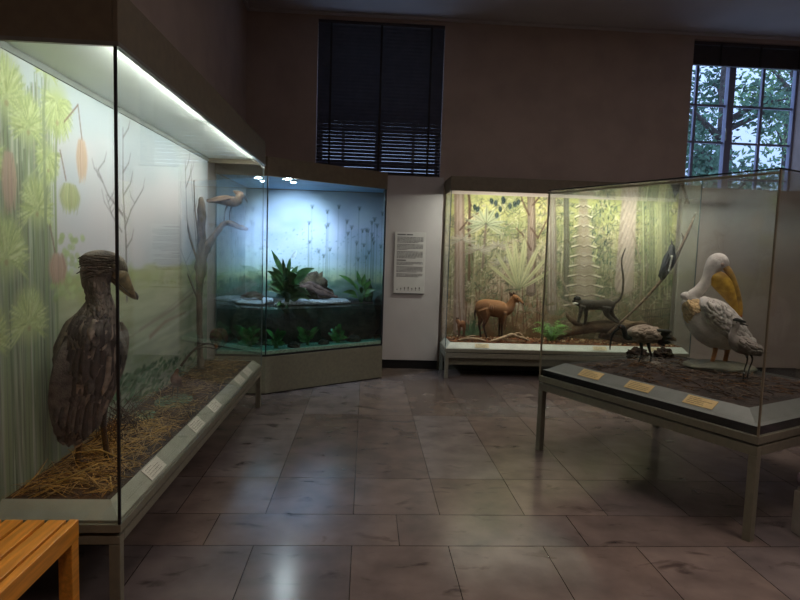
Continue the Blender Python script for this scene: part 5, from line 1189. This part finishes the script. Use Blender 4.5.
for k, (px, py, r_, lb) in enumerate(((663, 352, .055, 'dark clump of earth right of the ibis legs'), (637, 353, .06, 'dark clump of earth behind the ibis legs'), (655, 362, .03, 'small pale stone beside the ibis feet'))):
    p = atZ(px, py+4, .70); lump('earth_clod' if k < 2 else 'stone', lb, 'clod' if k < 2 else 'stone', (p.x, p.y, zg(p)-.008), (r_*1.4, r_, r_), M['soil'] if k < 2 else mat('pale_stone', (.6, .56, .5), .8, .1, 20), 60+k, .4, 2.5)
# cards on the island lip
def lipI(px, py):
    d = ray(px, py); inv = IM.inverted(); o0 = inv @ CAM; dd = inv.to_3x3() @ d; t = (-.09-o0.y)/dd.y; p = o0+dd*t; return IM @ Vector((p.x, -.090, .6725))
place_cards([lipI(591, 374), lipI(639, 388), lipI(700, 403)], M['cardy'], 'yellowish label cards on the lip of the island case',
    ['yellowish label card on the island case lip at its far left end', 'yellowish label card on the island case lip below the ibis', 'yellowish label card on the island case lip nearest the glass corner'], IA+PI, math.atan2(.055, .09), (.19, .075))

# ---------------------------------------------------------------- text panel on the boarding
sp = thing('info_panel', 'white printed information board hung on the wall between the two far cases', 'information board', (.545, YB-.052, 1.355))
MB().box((-.195, -.016, -.39), (.195, -.001, .39)).build('board', mat('panel_white', (.80, .79, .78), .6, .02, 5), sp, bevel=.002)
rd = random.Random(5); tgrey = mat('text_grey', (.36, .35, .36), .8, .02, 5)
def para(z, rows, head=False):
    tx = MB()
    for r in range(rows):
        x = -.165; end = .165 if r < rows-1 else rd.uniform(-.05, .12)
        while x < end:
            wl_ = min(rd.uniform(.012, .04), end-x); tx.box((x, -.0175, z-.004), (x+wl_, -.0162, z+.003)); x += wl_+.006
        z -= .0155
    tx.build('printed_paragraph', tgrey, sp); return z
MB().box((-.165, -.0175, .352), (-.06, -.0162, .366)).box((-.05, -.0175, .352), (.03, -.0162, .366)).build('printed_heading', tgrey, sp)
z = para(.325, 5)-.012; z = para(z, 5)-.012; z = para(z, 6)-.018; MB().box((-.165, -.0175, z-.004), (-.05, -.0162, z+.008)).build('printed_heading', tgrey, sp); z = para(z-.022, 3)-.012; z = para(z, 5)-.012; z = para(z, 3)
pc = MB()
for k in range(7):
    x = -.15+k*.047; h_ = (.02, .035, .045, .05, .035, .045, .05)[k]; pc.box((x-.003, -.0175, -.345), (x+.003, -.0162, -.345+h_)); pc.box((x-.008, -.0175, -.345+h_*.55), (x+.008, -.0162, -.345+h_*.8))
pc.build('animal_pictograms', MATS['text_grey'], sp)
MB().box((-.195, -.0175, -.388), (.195, -.0162, -.378)).build('bottom_rule', MATS['text_grey'], sp)

# ---------------------------------------------------------------- bench in the left foreground
bn = thing('slatted_bench', 'orange brown slatted wooden bench in front of the left case', 'bench', (-1.29, 1.6, 0)); BX0, BX1, BY0, BY1, BZ = -1.49, -1.082, .75, 2.262, .45
o_ = bn.location.copy(); sw = .066; k = 0; x = BX1-.036-.010
loc(MB().box((BX1-.034, BY0, BZ-.075), (BX1, BY1, BZ))).build('side_rail', M['wood'], bn, bevel=.003)
loc(MB().box((BX0, BY0, BZ-.075), (BX0+.034, BY1, BZ))).build('side_rail', M['wood'], bn, bevel=.003)
while x-sw > BX0+.034:
    loc(MB().box((x-sw, BY0+.002, BZ-.024), (x, BY1-.003, BZ-.001))).build('slat', M['wood'], bn, bevel=.003); x -= sw+.014
for y in (BY0+.06, (BY0+BY1)/2, BY1-.12): loc(MB().box((BX0+.034, y, BZ-.075), (BX1-.034, y+.04, BZ-.025))).build('cross_rail', M['wood'], bn)
for x in (BX0, BX1-.055):
    for y in (BY0, BY1-.055): loc(MB().box((x+.001, y+.001, 0), (x+.054, y+.054, BZ-.076))).build('leg', M['wood'], bn, bevel=.003)

# ---------------------------------------------------------------- pillar base on the far right
pl = thing('stone_pillar', 'pale stone pillar base with a rounded purple grey moulding at the right edge', 'pillar', (2.82, 2.72, 0)); o_ = pl.location.copy()
loc(MB().box((2.452, 2.36, 0), (3.19, 3.105, .245))).build('plinth', M['stone'], pl, bevel=.008)
loc(MB().box((2.462, 2.37, .246), (3.18, 3.095, .27))).build('plinth_edge', M['stone'], pl, bevel=.006)
loc(MB().box((2.452, 2.37, .271), (3.165, 3.112, .355))).build('moulding', M['marble'], pl, bevel=.03)
loc(MB().box((2.462, 2.40, .356), (3.13, 3.10, .43))).build('moulding', M['marble'], pl, bevel=.026)
loc(MB().box((2.62, 2.53, .431), (3.02, 2.94, ZC-.001))).build('shaft', M['stone'], pl, bevel=.01)
